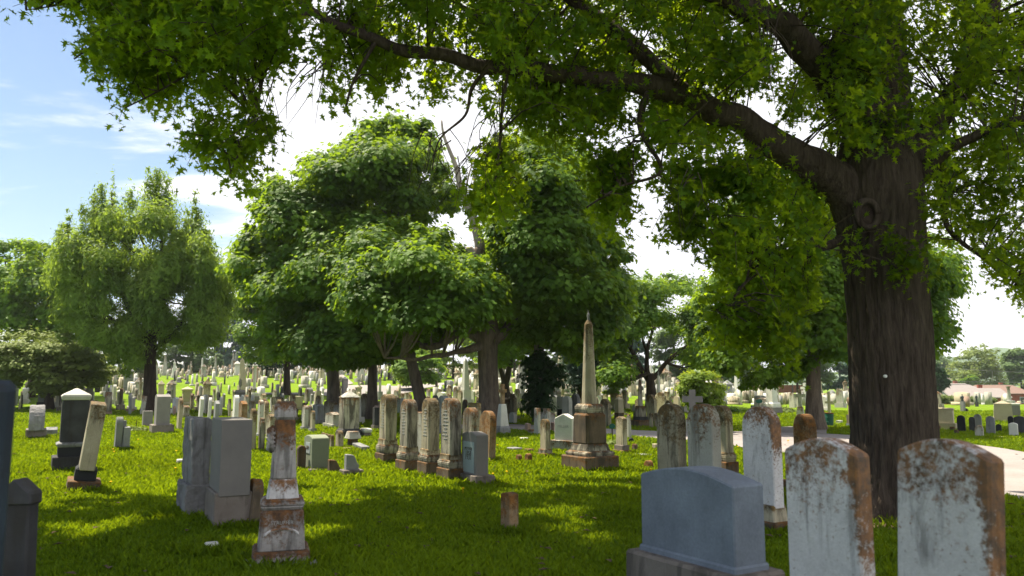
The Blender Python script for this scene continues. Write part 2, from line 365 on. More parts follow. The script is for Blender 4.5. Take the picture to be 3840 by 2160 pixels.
# ---------------------------------------------------------------- monuments placed from the survey list
PLACED = []   # (x, y, radius)
LAND = []     # (px, py, words)
def monument(name, cat, label, px, base, parts, mat='marble', D=None, rz=None, lean=0.0, tilt=0.0, group=None, lean_px=0):
    """parts: (shape, part name, y_top, y_bottom, visible width in photo px, opts)"""
    th = THETA + random.uniform(-.03, .03) if rz is None else rz
    if D is None: loc = ground(px, base)
    else:
        q = at(px, 1440, D); loc = Vector((q.x, D, gz(q.x, D)))
    phi = math.atan2(loc.x, loc.y); tp = th-phi
    def dims(w, r, Y):
        mpp = math.hypot(loc.x, Y)*math.cos(math.atan2(loc.x, Y))/F*(cp)
        c, s_ = abs(math.cos(tp)), abs(math.sin(tp))
        k = mpp*math.cos(phi)
        W = w*k/(c + r*s_); return W, W*r
    lw = parts[-1]; W0, T0 = dims(lw[4], lw[5].get('r', 0.3 if lw[0] in PRISMS else 1.0), loc.y)
    push = 0.5*(W0*abs(math.sin(tp))+T0*abs(math.cos(tp))) if D is None else 0
    Y = loc.y+push
    X = loc.x*(Y/loc.y); Z = gz(X, Y)
    root = empty(name, (X, Y, Z), -th)
    if lean or tilt: root.rotation_euler = (tilt, lean, -th)
    tag(root, label, cat, group)
    near = Y < 26
    for i, (shape, pn, yt, yb, w, o) in enumerate(parts):
        r = o.get('r', 0.3 if shape in PRISMS else 1.0)
        W, T = dims(w, r, Y)
        z1 = at(px, yt, Y).z-Z; z0 = at(px, yb, Y).z-Z
        if i == len(parts)-1: z0 = -0.12
        H = z1-z0; m = o.get('m', mat); g = G()
        bv = 0.0 if not near else o.get('bv', 0.012); sf = False
        if shape in PRISMS:
            pr = profile(shape, W, H)
            if 'taper' in o: pr = [(x*(1+(o['taper']-1)*(1-z/H)), z) for x, z in pr]
            if 'dx' in o: pr = [(x+o['dx']*W, z) for x, z in pr]
            g.prism(pr, T, z0)
        elif shape == 'box': g.frust(W, T, W, T, z0, z1)
        elif shape == 'frust': t = o.get('t', 0.8); g.frust(W, T, W*t, T*t, z0, z1)
        elif shape == 'flare': t = o.get('t', 1.2); g.frust(W/t, T/t, W, T, z0, z1)
        elif shape == 'pyr': g.frust(W, T, W*.02, T*.02, z0, z1)
        elif shape == 'cap': g.frust(W*.9, T*.9, W, T, z0, z0+H*.2).frust(W, T, W, T, z0+H*.2+.0, z0+H*.42); g.frust(W, T, W*.08, T*.08, z0+H*.42, z1)
        elif shape == 'slabcap': g.frust(W*.86, T*.86, W, T, z0, z0+H*.4); g.frust(W, T, W, T, z0+H*.4, z0+H*.75); g.frust(W, T, W*.8, T*.8, z0+H*.75, z1)
        elif shape == 'obel':
            t = o.get('t', 0.62); hh = H*o.get('tip', 0.07)
            g.frust(W, T, W*t, T*t, z0, z1-hh); g.frust(W*t, T*t, 0.01, 0.01, z1-hh, z1)
        elif shape == 'oct':
            t = o.get('t', 0.62); rr = W/2/math.cos(math.pi/8)
            g.lathe([(rr, z0), (rr*t, z1-H*.05), (rr*.2, z1)], 8, ph=math.pi/8)
        elif shape == 'col':
            a = W/2; g.lathe([(a, z0), (a, z0+H*.02), (a*.82, z0+H*.04), (a*.66, z1-H*.07), (a*.7, z1-H*.06), (a*.95, z1-H*.03), (a*.95, z1)], 16)
        elif shape == 'post': a = W/2; g.lathe([(a, z0), (a*.92, z1-a*.6), (a*.7, z1-a*.2), (a*.2, z1)], 16); sf = False
        elif shape == 'urn':
            g.lathe([(x, z+z0) for x, z in urnp(W, H)], 14); bv = 0; sf = True
        elif shape == 'statue': draped(g, H, W); g.v = [(x, y, z+z0) for x, y, z in g.v]; bv = 0; sf = True
        elif shape == 'ball': a = W/2; g.lathe([(a*max(.04, math.sin(math.pi*k/8)), z0+H*(1-math.cos(math.pi*k/8))/2) for k in range(9)], 12); bv = 0; sf = True
        ch = g.build(pn, m, root, bevel=bv, rough=o.get('rough', 0.0), smooth=sf)
        if o.get('label'): ch['label'] = o['label']
        if 'panel' in o:    # inset inscription face and lettering
            f0, f1, fw, lines, pm = o['panel']
            if pm: p = G().frust(W*fw, .006, W*fw, .006, z0+H*f0, z0+H*f1, 0, -T/2-.0045).build('panel', pm, ch)
            if o.get('rows'):
                g2 = G(); rr_ = random.Random(int(px))
                for k in range(o['rows']):
                    zz = z0+H*(.78-.55*k/o['rows']); ww = W*rr_.uniform(.25, .55)
                    g2.frust(ww, .004, ww, .004, zz, zz+H*.012, rr_.uniform(-.02, .02), -T/2-.0025)
                g2.frust(.01, .003, .01, .003, z0+H*.28, z0+H*.79, 0, -T/2-.001)
                g2.build('inscription', 'engraving_pale', ch)
            for (txt, fz, size) in lines:
                letters(txt, W*size, (0, -T/2-.0105 if pm else -T/2-.0035, z0+H*fz), ch, o.get('lm', 'engraving'))
    PLACED.append((X, Y, max(0.35, W0*.7)))
    return root
PRISMS = ('peak', 'flat', 'round', 'seg', 'lowarc', 'gothic', 'gable', 'shoulder', 'serp', 'scroll', 'broken', 'cross')
def letters(txt, width, loc, parent, mat='engraving', name='inscription', rot=(math.pi/2, 0, 0)):
    cu = bpy.data.curves.new('t', 'FONT'); cu.body = txt; cu.align_x = 'CENTER'; cu.align_y = 'CENTER'; cu.extrude = 0.02
    ob = bpy.data.objects.new('t', cu); COL.objects.link(ob)
    bpy.context.view_layer.update()
    dg = bpy.context.evaluated_depsgraph_get(); me = bpy.data.meshes.new_from_object(ob.evaluated_get(dg))
    xs = [v.co.x for v in me.vertices]; w = (max(xs)-min(xs)) if xs else 1
    k = width/w
    me.transform(Matrix.Diagonal((k, k, 0.1, 1)))
    bpy.data.objects.remove(ob); bpy.data.curves.remove(cu)
    me.materials.clear(); me.materials.append(MATS[mat]); me.name = name
    o = link(name, me, parent); o.location = loc; o.rotation_euler = rot
    return o
NGRASS = 470000; SKY = 0.053; SUN = 5.0; EXPO = 1.42; CLOUD_OFF = (1.2, .4, 0); HAZE = 0.0002
# ---------------------------------------------------------------- survey of the monuments (photo pixels, 3840 wide)
m_ = monument
# foreground
m_('grave_marker', 'headstone', 'tall blue-black slab cropped by the left edge, closest stone on the left', -8, 0, [('lowarc', 'slab', 1425, 2300, 150, {'r': .42, 'm': 'navy_stone', 'bv': .03})], D=2.9)
m_('gothic_headstone', 'headstone', 'dark gothic headstone with a pale moulded gable, bottom left in deep shade', 122, 0,
   [('peak', 'gable_moulding', 1789, 1892, 172, {'r': .62, 'm': 'dark_stone'}), ('flat', 'tablet', 1868, 2250, 148, {'r': .6, 'm': 'dark_stone', 'taper': .96})], D=5.0, lean=-.03, rz=R(2))
m_('family_monument', 'monument', 'black-faced square monument under a pale pyramid cap, at left behind the leaning tablet', 268, 1770,
   [('cap', 'cap', 1456, 1500, 116, {'m': 'white_marble'}), ('box', 'die', 1500, 1662, 104, {'m': 'dark_stone', 'bv': .02, 'panel': (.05, .95, .8, [], 'black_granite')}),
    ('slabcap', 'plinth_moulding', 1655, 1675, 134, {'m': 'grey_stone'}), ('box', 'plinth', 1670, 1712, 118, {'m': 'black_granite'}), ('box', 'base', 1708, 1770, 158, {'m': 'dark_stone'})], mat='dark_stone')
m_('leaning_headstone', 'headstone', 'tall narrow tablet leaning right on a dark two-step base, in front of the pyramid-capped monument', 308, 1850,
   [('flat', 'tablet', 1508, 1755, 62, {'r': .45, 'm': 'marble_stained'}), ('box', 'socket', 1748, 1802, 84, {'m': 'black_granite', 'bv': .03}), ('box', 'base', 1797, 1850, 128, {'m': 'brown_stone'})], lean=.085, tilt=-.11)
for i, (px, yt, ln, lab) in enumerate(((440, 1560, .20, 'left slab of the three grey slabs propped against each other on the open lawn'), (455, 1578, -.16, 'middle slab of the three propped slabs on the open lawn, leaning left'), (470, 1600, .05, 'short right slab of the three propped slabs on the open lawn'))):
    m_('propped_slab', 'headstone', lab, px, 1692, [('round' if i == 0 else 'flat', 'slab', yt, 1692, 30, {'r': .5, 'm': 'grey_stone'})], lean=ln, group='slabs propped together on the lawn')
m_('broken_fragment', 'stone', 'white broken stone piece lying beside the propped slabs', 462, 1690, [('box', 'fragment', 1680, 1692, 40, {'m': 'white_marble', 'r': 1.3, 'rough': .01})])
m_('rough_hewn_headstone', 'headstone', 'rough-hewn grey granite block standing left of the smooth grey block', 726, 1945,
   [('flat', 'die', 1566, 1812, 102, {'r': .30, 'm': 'rough_granite', 'rough': .02}), ('box', 'base', 1806, 1945, 142, {'r': .45, 'm': 'rough_granite', 'rough': .022})])
m_('block_headstone', 'headstone', 'smooth pale grey granite block on a square base, right of the rough-hewn one', 852, 1988,
   [('flat', 'die', 1569, 1845, 152, {'r': .42, 'm': 'granite', 'bv': .006}), ('flat', 'base', 1832, 1988, 178, {'r': .55, 'm': 'granite_base'})], rz=R(62))
m_('small_arched_headstone', 'headstone', 'small dark arched tablet leaning beside the smooth grey block', 938, 1985,
   [('round', 'tablet', 1795, 1950, 66, {'r': .35, 'm': 'brown_stone'}), ('box', 'socket', 1938, 1962, 74, {'m': 'ochre_stone', 'r': .6}), ('box', 'base', 1957, 1985, 96, {'m': 'grey_stone', 'r': .6})], tilt=-.10)
m_('ornate_monument', 'monument', 'orange-lichened white shaft with carved wreath on a lettered square die', 1050, 2140,
   [('round', 'scalloped_top', 1504, 1575, 84, {'r': .95, 'm': 'marble_rust', 'bv': .03}), ('frust', 'shaft', 1566, 1800, 98, {'t': .80, 'm': 'marble_rust', 'bv': .03}),
    ('frust', 'shaft_foot', 1792, 1872, 124, {'t': .82, 'm': 'marble_lichen', 'bv': .02}), ('slabcap', 'cornice', 1862, 1906, 164, {'m': 'marble_rust'}),
    ('frust', 'die', 1902, 2056, 176, {'t': .90, 'm': 'marble_rust', 'bv': .02}), ('box', 'plinth', 2050, 2098, 212, {'m': 'marble_rust', 'bv': .02}),
    ('box', 'base', 2090, 2142, 276, {'m': 'grey_stone', 'bv': .02})], rz=R(73))
OM = bpy.context.scene.objects['ornate_monument']
m_('fallen_marker', 'marker', 'small pale tilted block low in the shaded grass left of the ornate monument', 792, 2072, [('box', 'block', 2034, 2078, 58, {'r': 1.3, 'm': 'white_marble'})], lean=.16)
m_('foot_marker', 'marker', 'small white block in sunny grass left of the rough-hewn block', 680, 1752, [('box', 'block', 1722, 1752, 40, {'r': .8, 'm': 'white_marble'})])
m_('corner_post', 'marker', 'short rusty-brown square post alone in the foreground grass', 1911, 2004, [('lowarc', 'post', 1846, 2004, 70, {'r': .8, 'm': 'ochre_stone'})], rz=R(50))
m_('wide_headstone', 'headstone', 'broad blue-grey granite headstone with gently arched top, largest in the foreground', 2610, 0,
   [('lowarc', 'die', 1752, 2092, 455, {'r': .32, 'm': 'blue_granite', 'bv': .01}), ('flat', 'die_foot', 2072, 2110, 478, {'r': .34, 'm': 'blue_granite'}), ('box', 'base', 2095, 2300, 590, {'r': .44, 'm': 'granite_base', 'bv': .02})], D=5.55)
m_('arched_headstone', 'headstone', 'lichened tablet with segmental top in front of the big trunk, its foot below the photo', 3083, 0,
   [('seg', 'tablet', 1642, 2350, 322, {'r': .25, 'm': 'marble_lichen', 'bv': .012})], D=4.7, lean=.0)
m_('arched_headstone', 'headstone', 'lichened tablet with segmental top nearest the right edge, leaning slightly right', 3486, 0,
   [('seg', 'tablet', 1644, 2450, 398, {'r': .27, 'm': 'marble_lichen', 'bv': .012})], D=3.9, tilt=-.035, lean=.035)
m_('round_top_headstone', 'headstone', 'tall round-topped tablet with heavy orange lichen, rising behind the blue-grey headstone', 2870, 2012,
   [('round', 'tablet', 1524, 1900, 150, {'r': .36, 'm': 'marble_lichen'}), ('frust', 'socket', 1886, 1952, 178, {'r': .5, 't': .9, 'm': 'marble_stained'}), ('box', 'base', 1945, 2012, 205, {'r': .55, 'm': 'brown_stone'})])
m_('round_top_headstone', 'headstone', 'clean white round-topped tablet between two lichened ones, behind the blue-grey headstone', 2648, 1935,
   [('round', 'tablet', 1514, 1890, 128, {'r': .36, 'm': 'marble'}), ('box', 'base', 1880, 1935, 150, {'r': .5, 'm': 'granite_base'})], rz=R(58))
m_('round_top_headstone', 'headstone', 'round-topped tablet with an orange streak down its face, left of the clean white one', 2524, 1915,
   [('round', 'tablet', 1514, 1860, 112, {'r': .36, 'm': 'marble_stained'}), ('box', 'base', 1850, 1915, 140, {'r': .5, 'm': 'brown_stone'})])
m_('round_top_headstone', 'headstone', 'brown-topped round tablet on a brick-coloured base, half hidden behind the clean white one', 2712, 1810,
   [('round', 'tablet', 1520, 1700, 88, {'r': .5, 'm': 'marble_stained'}), ('slabcap', 'socket', 1692, 1735, 108, {'r': .55, 'm': 'marble_stained'}), ('box', 'base', 1728, 1810, 122, {'r': .6, 'm': 'brown_stone'})])
m_('lancet_headstone', 'headstone', 'square brown pillar with pointed-arch panels beside the big trunk', 3030, 1880, [('gothic', 'pillar', 1552, 1880, 98, {'r': 1.0, 'm': 'ochre_stone', 'bv': .03})], rz=R(58))
m_('kerb_block', 'marker', 'low square brown block in the gap between the lichened round tablet and arched tablet', 2935, 1850, [('box', 'block', 1798, 1850, 62, {'r': 1.2, 'm': 'brown_stone'})])
# central obelisk
m_('obelisk_monument', 'monument', 'tall tapering obelisk on a dark brown octagonal die and broad square base', 2213, 1772,
   [('statue', 'finial', 1165, 1212, 16, {'m': 'grey_stone'}), ('oct', 'shaft', 1200, 1522, 78, {'t': .55, 'm': 'marble_stained'}),
    ('slabcap', 'cornice', 1514, 1552, 116, {'m': 'soot_marble'}), ('frust', 'die', 1546, 1668, 138, {'t': .94, 'm': 'brown_stone', 'bv': .05}),
    ('frust', 'die_foot', 1660, 1694, 160, {'t': .84, 'm': 'soot_marble', 'bv': .02}), ('slabcap', 'plinth', 1686, 1714, 186, {'m': 'soot_marble'}),
    ('box', 'base', 1706, 1772, 218, {'m': 'brown_stone', 'bv': .02})], rz=R(58))
# row of four tall round-topped stones
for px, yt, y1, y2, b, wd, lab, mm in ((1452, 1478, 1652, 1690, 1742, 66, 'first from the left', 'marble_stained'), (1530, 1497, 1680, 1715, 1778, 68, 'second from the left', 'soot_marble'),
                                   (1612, 1493, 1690, 1722, 1795, 70, 'third from the left', 'marble_stained'), (1690, 1493, 1708, 1745, 1814, 80, 'last and nearest', 'soot_marble')):
    m_('tall_headstone', 'headstone', lab + ' in the row of four tall round-topped stained tablets', px, b,
       [('round', 'tablet', yt, y1, wd, {'r': .58, 'm': mm, 'bv': .02, 'rows': 9, 'panel': (.45, .9, .6, [], None)}), ('frust', 'moulding', y1-8, y2, wd+14, {'r': .7, 't': .9, 'm': 'marble_stained'}),
        ('slabcap', 'plinth', y1+10, y2+12, wd+24, {'r': .7, 'm': 'soot_marble'}), ('box', 'base', y2+8, b, wd+30, {'r': .7, 'm': 'brown_stone'})], group='row of four tall round-topped headstones')
m_('inscribed_headstone', 'headstone', 'grey serpentine-top headstone with pale inscribed panel, right end of the tall row', 1780, 1826,
   [('lowarc', 'tablet', 1618, 1786, 100, {'r': .40, 'm': 'granite', 'panel': (.10, .78, .74, [('MOTHER', .62, .5), ('1858', .52, .35), ('1931', .43, .35)], 'pale_panel')}), ('flat', 'base', 1776, 1826, 150, {'r': .42, 'm': 'granite_base'})])
m_('amber_headstone', 'headstone', 'leaning amber-brown round tablet behind the inscribed grey headstone', 1824, 1735, [('round', 'tablet', 1540, 1735, 66, {'r': .30, 'm': 'ochre_stone'})], tilt=-.03, lean=.02)
m_('amber_headstone', 'headstone', 'streaked cream and black round tablet just left of the amber one', 1765, 1720, [('round', 'tablet', 1528, 1720, 64, {'r': .45, 'm': 'soot_marble'})])
m_('pale_headstone', 'headstone', 'plain pale flat tablet seen between the second and third tall stained tablets', 1580, 1715, [('flat', 'tablet', 1545, 1715, 40, {'r': .3, 'm': 'marble'})])
m_('cross_monument', 'monument', 'white cross with ochre head on a tall tapered pedestal, right of the dead-topped tree', 1884, 1630,
   [('cross', 'cross', 1440, 1520, 34, {'r': .35, 'm': 'ochre_stone'}), ('frust', 'pedestal', 1515, 1600, 50, {'t': .6, 'm': 'white_marble'}), ('slabcap', 'base', 1596, 1630, 62, {'m': 'grey_stone'})])
m_('green_headstone', 'headstone', 'greenish granite headstone with pale lettered panel on a long low base', 1184, 1778,
   [('lowarc', 'die', 1630, 1766, 94, {'r': .55, 'm': 'green_granite', 'panel': (.50, .80, .5, [('WM', .65, .34)], 'pale_panel')}), ('flat', 'base', 1750, 1778, 136, {'r': .5, 'm': 'granite_base'})])
m_('scroll_marker', 'marker', 'small brown scroll-shaped stone at the right end of the greenish headstone', 1252, 1785, [('scroll', 'scroll', 1722, 1775, 50, {'r': .6, 'm': 'brown_stone'}), ('box', 'base', 1768, 1786, 56, {'m': 'brown_stone', 'r': .6})], rz=R(-30))
m_('scroll_marker', 'marker', 'brown round-shouldered stone at the left end of the greenish headstone', 1128, 1772, [('round', 'scroll', 1670, 1772, 36, {'r': .8, 'm': 'brown_stone'})], rz=R(-30))
m_('scroll_marker', 'marker', 'grey scroll-shaped stone on its own dark square base, sunny grass edge', 1317, 1796, [('scroll', 'scroll', 1702, 1768, 56, {'r': .6, 'm': 'grey_stone'}), ('box', 'base', 1760, 1796, 92, {'r': .8, 'm': 'granite_base'})], rz=R(-30))
for i, (px, yt, b) in enumerate(((1211, 1622, 1668), (1222, 1625, 1674), (1233, 1628, 1682), (1244, 1630, 1690))):
    m_('small_headstone', 'headstone', ('farthest', 'second farthest', 'second nearest', 'nearest')[i]+' of four little round markers in line behind the greenish headstone', px, b, [('round', 'tablet', yt, b, 17, {'r': .6, 'm': 'marble_stained'})], group='four little round markers in line')
m_('small_headstone', 'headstone', 'small streaked round-topped tablet in front of the soot-stained monument', 1272, 1690, [('round', 'tablet', 1614, 1690, 30, {'r': .45, 'm': 'marble_stained'})])
m_('draped_pedestal', 'monument', 'small pedestal with stone drapery over its top, below the soot-stained monument', 1322, 1686, [('frust', 'drapery', 1617, 1645, 66, {'t': .72, 'm': 'marble', 'rough': .012}), ('box', 'pedestal', 1640, 1686, 40, {'m': 'brown_stone'})])
m_('fallen_slab', 'slab', 'fallen grey slab lying tilted right of the draped pedestal', 1352, 1696, [('box', 'slab', 1667, 1696, 66, {'r': .3, 'm': 'grey_stone'})], lean=.08)
m_('fallen_slab', 'slab', 'pinkish low slab lying flat left of the tilted fallen slab', 1300, 1694, [('box', 'slab', 1678, 1694, 40, {'r': .9, 'm': 'pink_stone'})])
m_('soot_monument', 'monument', 'square white monument with big black soot patches and a draped pyramid top', 1307, 1642,
   [('pyr', 'cap', 1463, 1490, 84, {'m': 'marble', 'rough': .01}), ('box', 'die', 1486, 1612, 78, {'m': 'soot_marble', 'bv': .02}), ('slabcap', 'base', 1606, 1642, 100, {'m': 'dark_stone'})])
# stones left of centre
for px, yt, b, w, sh, mm, lab in ((945, 1532, 1700, 27, 'round', 'marble_stained', 'tall narrow round tablet just right of the smooth grey block'), (979, 1566, 1700, 24, 'shoulder', 'soot_marble', 'thin dark tablet with carved shoulders between grey block and ornate monument'),
        (1017, 1553, 1655, 44, 'serp', 'marble_stained', 'broad streaked tablet left of the ornate monument shaft'), (908, 1503, 1620, 32, 'gable', 'ochre_stone', 'ochre-faced square-topped tablet above the smooth grey block'),
        (974, 1500, 1640, 24, 'round', 'marble', 'tall pale tablet left one of a pair behind the ornate monument'), (994, 1504, 1636, 24, 'round', 'marble_stained', 'tall pale tablet right one of a pair behind the ornate monument'),
        (1143, 1520, 1615, 24, 'round', 'marble', 'white round tablet, left of three just right of the ornate shaft'), (1157, 1520, 1612, 24, 'round', 'soot_marble', 'streaked round tablet, middle of three just right of the ornate shaft'), (1171, 1540, 1622, 20, 'round', 'marble_stained', 'narrow round tablet, right of three just right of the ornate shaft')):
    m_('headstone', 'headstone', lab, px, b, [(sh, 'tablet', yt, b-12, w, {'r': .4, 'm': mm}), ('box', 'base', b-16, b, w+12, {'r': .6, 'm': 'grey_stone'})])
m_('pale_block', 'headstone', 'low cream block behind the smooth grey block, left of the ochre-faced tablet', 884, 1590, [('flat', 'block', 1543, 1590, 40, {'r': .5, 'm': 'tan_stone'})])
m_('block_monument', 'monument', 'tall smooth grey block on a dark base in sunlit grass right of the feathery tree', 604, 1626,
   [('lowarc', 'die', 1479, 1597, 60, {'r': .5, 'm': 'granite'}), ('box', 'base', 1592, 1626, 92, {'r': .6, 'm': 'granite_base'})])
m_('pale_block', 'headstone', 'low plain grey block standing directly left of the tall smooth block monument', 551, 1600, [('flat', 'block', 1541, 1600, 40, {'r': .7, 'm': 'granite'})])
m_('rough_arched_headstone', 'headstone', 'rock-edged arched headstone on a wide base near the left edge', 133, 1648, [('round', 'tablet', 1518, 1612, 58, {'r': .35, 'm': 'rough_granite', 'rough': .012}), ('box', 'base', 1608, 1648, 78, {'r': .6, 'm': 'granite_base'})])
m_('cut_stone', 'marker', 'angular broken stone on the grass right of the rock-edged arched headstone', 192, 1636, [('broken', 'block', 1602, 1636, 46, {'r': .7, 'm': 'grey_stone'})])
m_('pointed_headstone', 'headstone', 'slim grey pointed pillar beside the low spreading tree trunk', 153, 1530, [('obel', 'pillar', 1442, 1512, 27, {'t': .9, 'tip': .18, 'm': 'grey_stone'}), ('box', 'base', 1508, 1530, 36, {'m': 'dark_stone'})])
m_('angel_statue', 'statue', 'small stone angel on a pedestal rising above the dark slab at far left', 50, 1520, [('statue', 'figure', 1368, 1425, 28, {'m': 'grey_stone'}), ('box', 'pedestal', 1420, 1520, 32, {'m': 'grey_stone'})])
m_('urn_headstone', 'headstone', 'pale draped tablet under the low spreading tree left of the feathery tree trunk', 403, 1555, [('round', 'tablet', 1470, 1543, 28, {'r': .6, 'm': 'soot_marble'}), ('box', 'base', 1540, 1555, 32, {'r': .8, 'm': 'pink_stone'})])
m_('capped_pedestal', 'monument', 'small white pyramid-capped pedestal left of the feathery tree trunk', 447, 1522, [('cap', 'cap', 1460, 1472, 27, {'m': 'white_marble'}), ('box', 'die', 1470, 1505, 24, {'m': 'tan_stone'}), ('box', 'base', 1502, 1522, 36, {'m': 'grey_stone'})])
m_('leaning_headstone', 'headstone', 'narrow leaning pale tablet right in front of the feathery tree trunk base', 532, 1556, [('round', 'tablet', 1484, 1556, 18, {'r': .5, 'm': 'marble'})], tilt=-.1)
m_('flat_stone', 'marker', 'low rounded fieldstone lying on the lawn left of the feathery tree trunk', 487, 1545, [('box', 'stone', 1533, 1545, 36, {'r': .7, 'm': 'pink_stone', 'rough': .02})])
m_('column_monument', 'monument', 'tall white round column with a flat capital standing on the left lawn', 952, 1515,
   [('slabcap', 'capital', 1368, 1376, 20, {'m': 'white_marble'}), ('col', 'column', 1374, 1458, 18, {'m': 'white_marble'}), ('urn', 'wreath', 1454, 1475, 24, {'m': 'soot_marble'}), ('slabcap', 'plinth', 1472, 1490, 32, {'m': 'white_marble'}), ('box', 'base', 1486, 1515, 40, {'m': 'granite'})], rz=R(60))
m_('tan_pedestal', 'monument', 'tan square pedestal with a low pyramid roof beyond the rough-hewn block', 700, 1520, [('cap', 'cap', 1450, 1466, 46, {'m': 'tan_stone'}), ('frust', 'die', 1463, 1512, 44, {'t': .84, 'm': 'tan_stone'}), ('slabcap', 'base', 1508, 1520, 60, {'m': 'tan_stone'})])
m_('urn_monument', 'monument', 'tapered grey pedestal topped by a carved urn above the smooth grey block', 897, 1545, [('urn', 'urn', 1418, 1465, 18, {'m': 'marble'}), ('gable', 'pedestal', 1462, 1545, 40, {'r': .8, 'm': 'granite', 'taper': .8})])
m_('bust_monument', 'monument', 'slim pale pedestal with a small bust right of the ornate shaft', 1191, 1540, [('statue', 'bust', 1438, 1470, 18, {'m': 'marble'}), ('frust', 'pedestal', 1466, 1532, 30, {'t': .8, 'm': 'tan_stone'}), ('box', 'base', 1528, 1540, 36, {'m': 'granite'})])
m_('wide_headstone', 'headstone', 'wide grey slab headstone left of the slim bust pedestal', 1158, 1505, [('shoulder', 'die', 1454, 1495, 36, {'r': .4, 'm': 'granite'}), ('box', 'base', 1486, 1505, 40, {'r': .6, 'm': 'granite'})])
m_('wide_headstone', 'headstone', 'wide cream double-block headstone behind the ornate shaft on the left lawn', 1108, 1540, [('flat', 'die', 1486, 1530, 52, {'r': .4, 'm': 'tan_stone'}), ('box', 'base', 1526, 1540, 60, {'r': .5, 'm': 'tan_stone'})])
m_('obelisk', 'monument', 'white obelisk on the far left rise, left of two', 756, 1408, [('obel', 'shaft', 1342, 1392, 9, {'t': .6, 'm': 'white_marble'}), ('slabcap', 'base', 1388, 1412, 18, {'m': 'pink_stone'})], group='far obelisks on the left rise')
m_('obelisk', 'monument', 'grey pointed obelisk on the far left rise, right of two', 806, 1412, [('obel', 'shaft', 1332, 1385, 10, {'t': .35, 'm': 'marble'}), ('frust', 'base', 1380, 1412, 22, {'t': .6, 'm': 'grey_stone'})], group='far obelisks on the left rise')
m_('statue_monument', 'statue', 'pale figure on a tall pedestal against the far blue-green trees on the left rise', 872, 1398, [('statue', 'figure', 1322, 1350, 10, {'m': 'marble'}), ('frust', 'pedestal', 1348, 1398, 20, {'t': .55, 'm': 'grey_stone'})])
m_('iron_gate_marker', 'monument', 'grey ridged square column monument behind the soot-stained one by the far road', 1292, 1478, [('pyr', 'cap', 1412, 1422, 27, {'m': 'marble'}), ('box', 'die', 1420, 1478, 24, {'m': 'granite'})])
m_('cross_topped_monument', 'monument', 'small cross on a gabled pedestal between the two dark trunks by the far road', 1344, 1490, [('cross', 'cross', 1424, 1444, 10, {'m': 'marble'}), ('cap', 'cap', 1442, 1458, 28, {'m': 'tan_stone'}), ('box', 'die', 1456, 1484, 22, {'m': 'tan_stone'}), ('box', 'base', 1482, 1492, 30, {'m': 'tan_stone'})])
m_('broken_column', 'monument', 'white round column with square foot standing at the edge of the far road', 1424, 1500, [('post', 'column', 1412, 1472, 13, {'m': 'marble'}), ('box', 'base', 1468, 1500, 22, {'m': 'grey_stone'})])
for i, px in enumerate((1492, 1508, 1521, 1534)):
    m_('small_headstone', 'headstone', ('leftmost', 'second from left', 'third from left', 'rightmost')[i]+' of four matching round tablets beside the far road', px, 1508-i, [('round', 'tablet', 1474, 1508-i, 14, {'r': .5, 'm': 'soot_marble'})], group='four matching tablets by the far road')
m_('pillar_headstone', 'headstone', 'rusty square pillar with pale top left of the first tall round-topped tablet', 1408, 1612, [('flat', 'pillar', 1528, 1600, 24, {'r': .8, 'm': 'dark_stone'}), ('box', 'base', 1594, 1615, 36, {'r': .8, 'm': 'granite_base'})])
m_('table_stone', 'slab', 'low pale slab with overhanging top left of the first tall tablet', 1372, 1640, [('slabcap', 'slab', 1606, 1622, 48, {'r': .6, 'm': 'white_marble'}), ('box', 'support', 1618, 1640, 40, {'r': .6, 'm': 'granite_base'})])
# right of the centre
m_('white_family_headstone', 'headstone', 'white headstone lettered MILLER with a low gabled top left of the brown obelisk base', 2122, 1700,
   [('gable', 'die', 1551, 1656, 84, {'r': .42, 'm': 'white_marble', 'lm': 'engraving_pale', 'panel': (0, 0, 0, [('MILLER', .55, .62)], None)}), ('flat', 'base', 1650, 1700, 118, {'r': .5, 'm': 'marble'})], rz=R(38))
m_('small_arched_headstone', 'headstone', 'cream round-topped tablet on a stepped brown base left of the MILLER headstone', 2045, 1720,
   [('round', 'tablet', 1571, 1690, 40, {'r': .45, 'm': 'marble_stained'}), ('box', 'socket', 1683, 1702, 54, {'r': .7, 'm': 'soot_marble'}), ('box', 'base', 1698, 1720, 74, {'r': .7, 'm': 'brown_stone'})])
m_('tall_plain_headstone', 'headstone', 'tall plain flat-topped tablet, left of two behind the small cream arched one', 2015, 1632, [('flat', 'tablet', 1530, 1632, 26, {'r': .4, 'm': 'marble'})])
m_('tall_plain_headstone', 'headstone', 'tall plain flat-topped tablet, right of two behind the small cream arched one', 2051, 1620, [('flat', 'tablet', 1532, 1620, 28, {'r': .5, 'm': 'marble'})])
m_('small_arched_headstone', 'headstone', 'round-topped stained tablet with stepped brown base right of the brown obelisk base', 2332, 1708,
   [('seg', 'tablet', 1562, 1675, 44, {'r': .45, 'm': 'marble_stained'}), ('box', 'socket', 1668, 1690, 58, {'r': .6, 'm': 'granite_base'}), ('box', 'base', 1686, 1708, 74, {'r': .6, 'm': 'brown_stone'})])
m_('pointed_pillar', 'headstone', 'thin white pointed pillar just behind the round-topped tablet right of the obelisk', 2359, 1650, [('obel', 'pillar', 1550, 1650, 22, {'t': .7, 'tip': .08, 'm': 'marble'})])
m_('small_block', 'marker', 'little brown round-topped post at the foot of the pointed pillar', 2381, 1700, [('round', 'post', 1664, 1700, 24, {'r': .8, 'm': 'brown_stone'})])
m_('flower_urn', 'planter', 'black wilted planting on a small block right of the obelisk', 2368, 1668, [('ball', 'planting', 1640, 1664, 26, {'m': 'black_granite', 'rough': .03}), ('box', 'pot', 1658, 1668, 14, {'m': 'dark_metal'})])
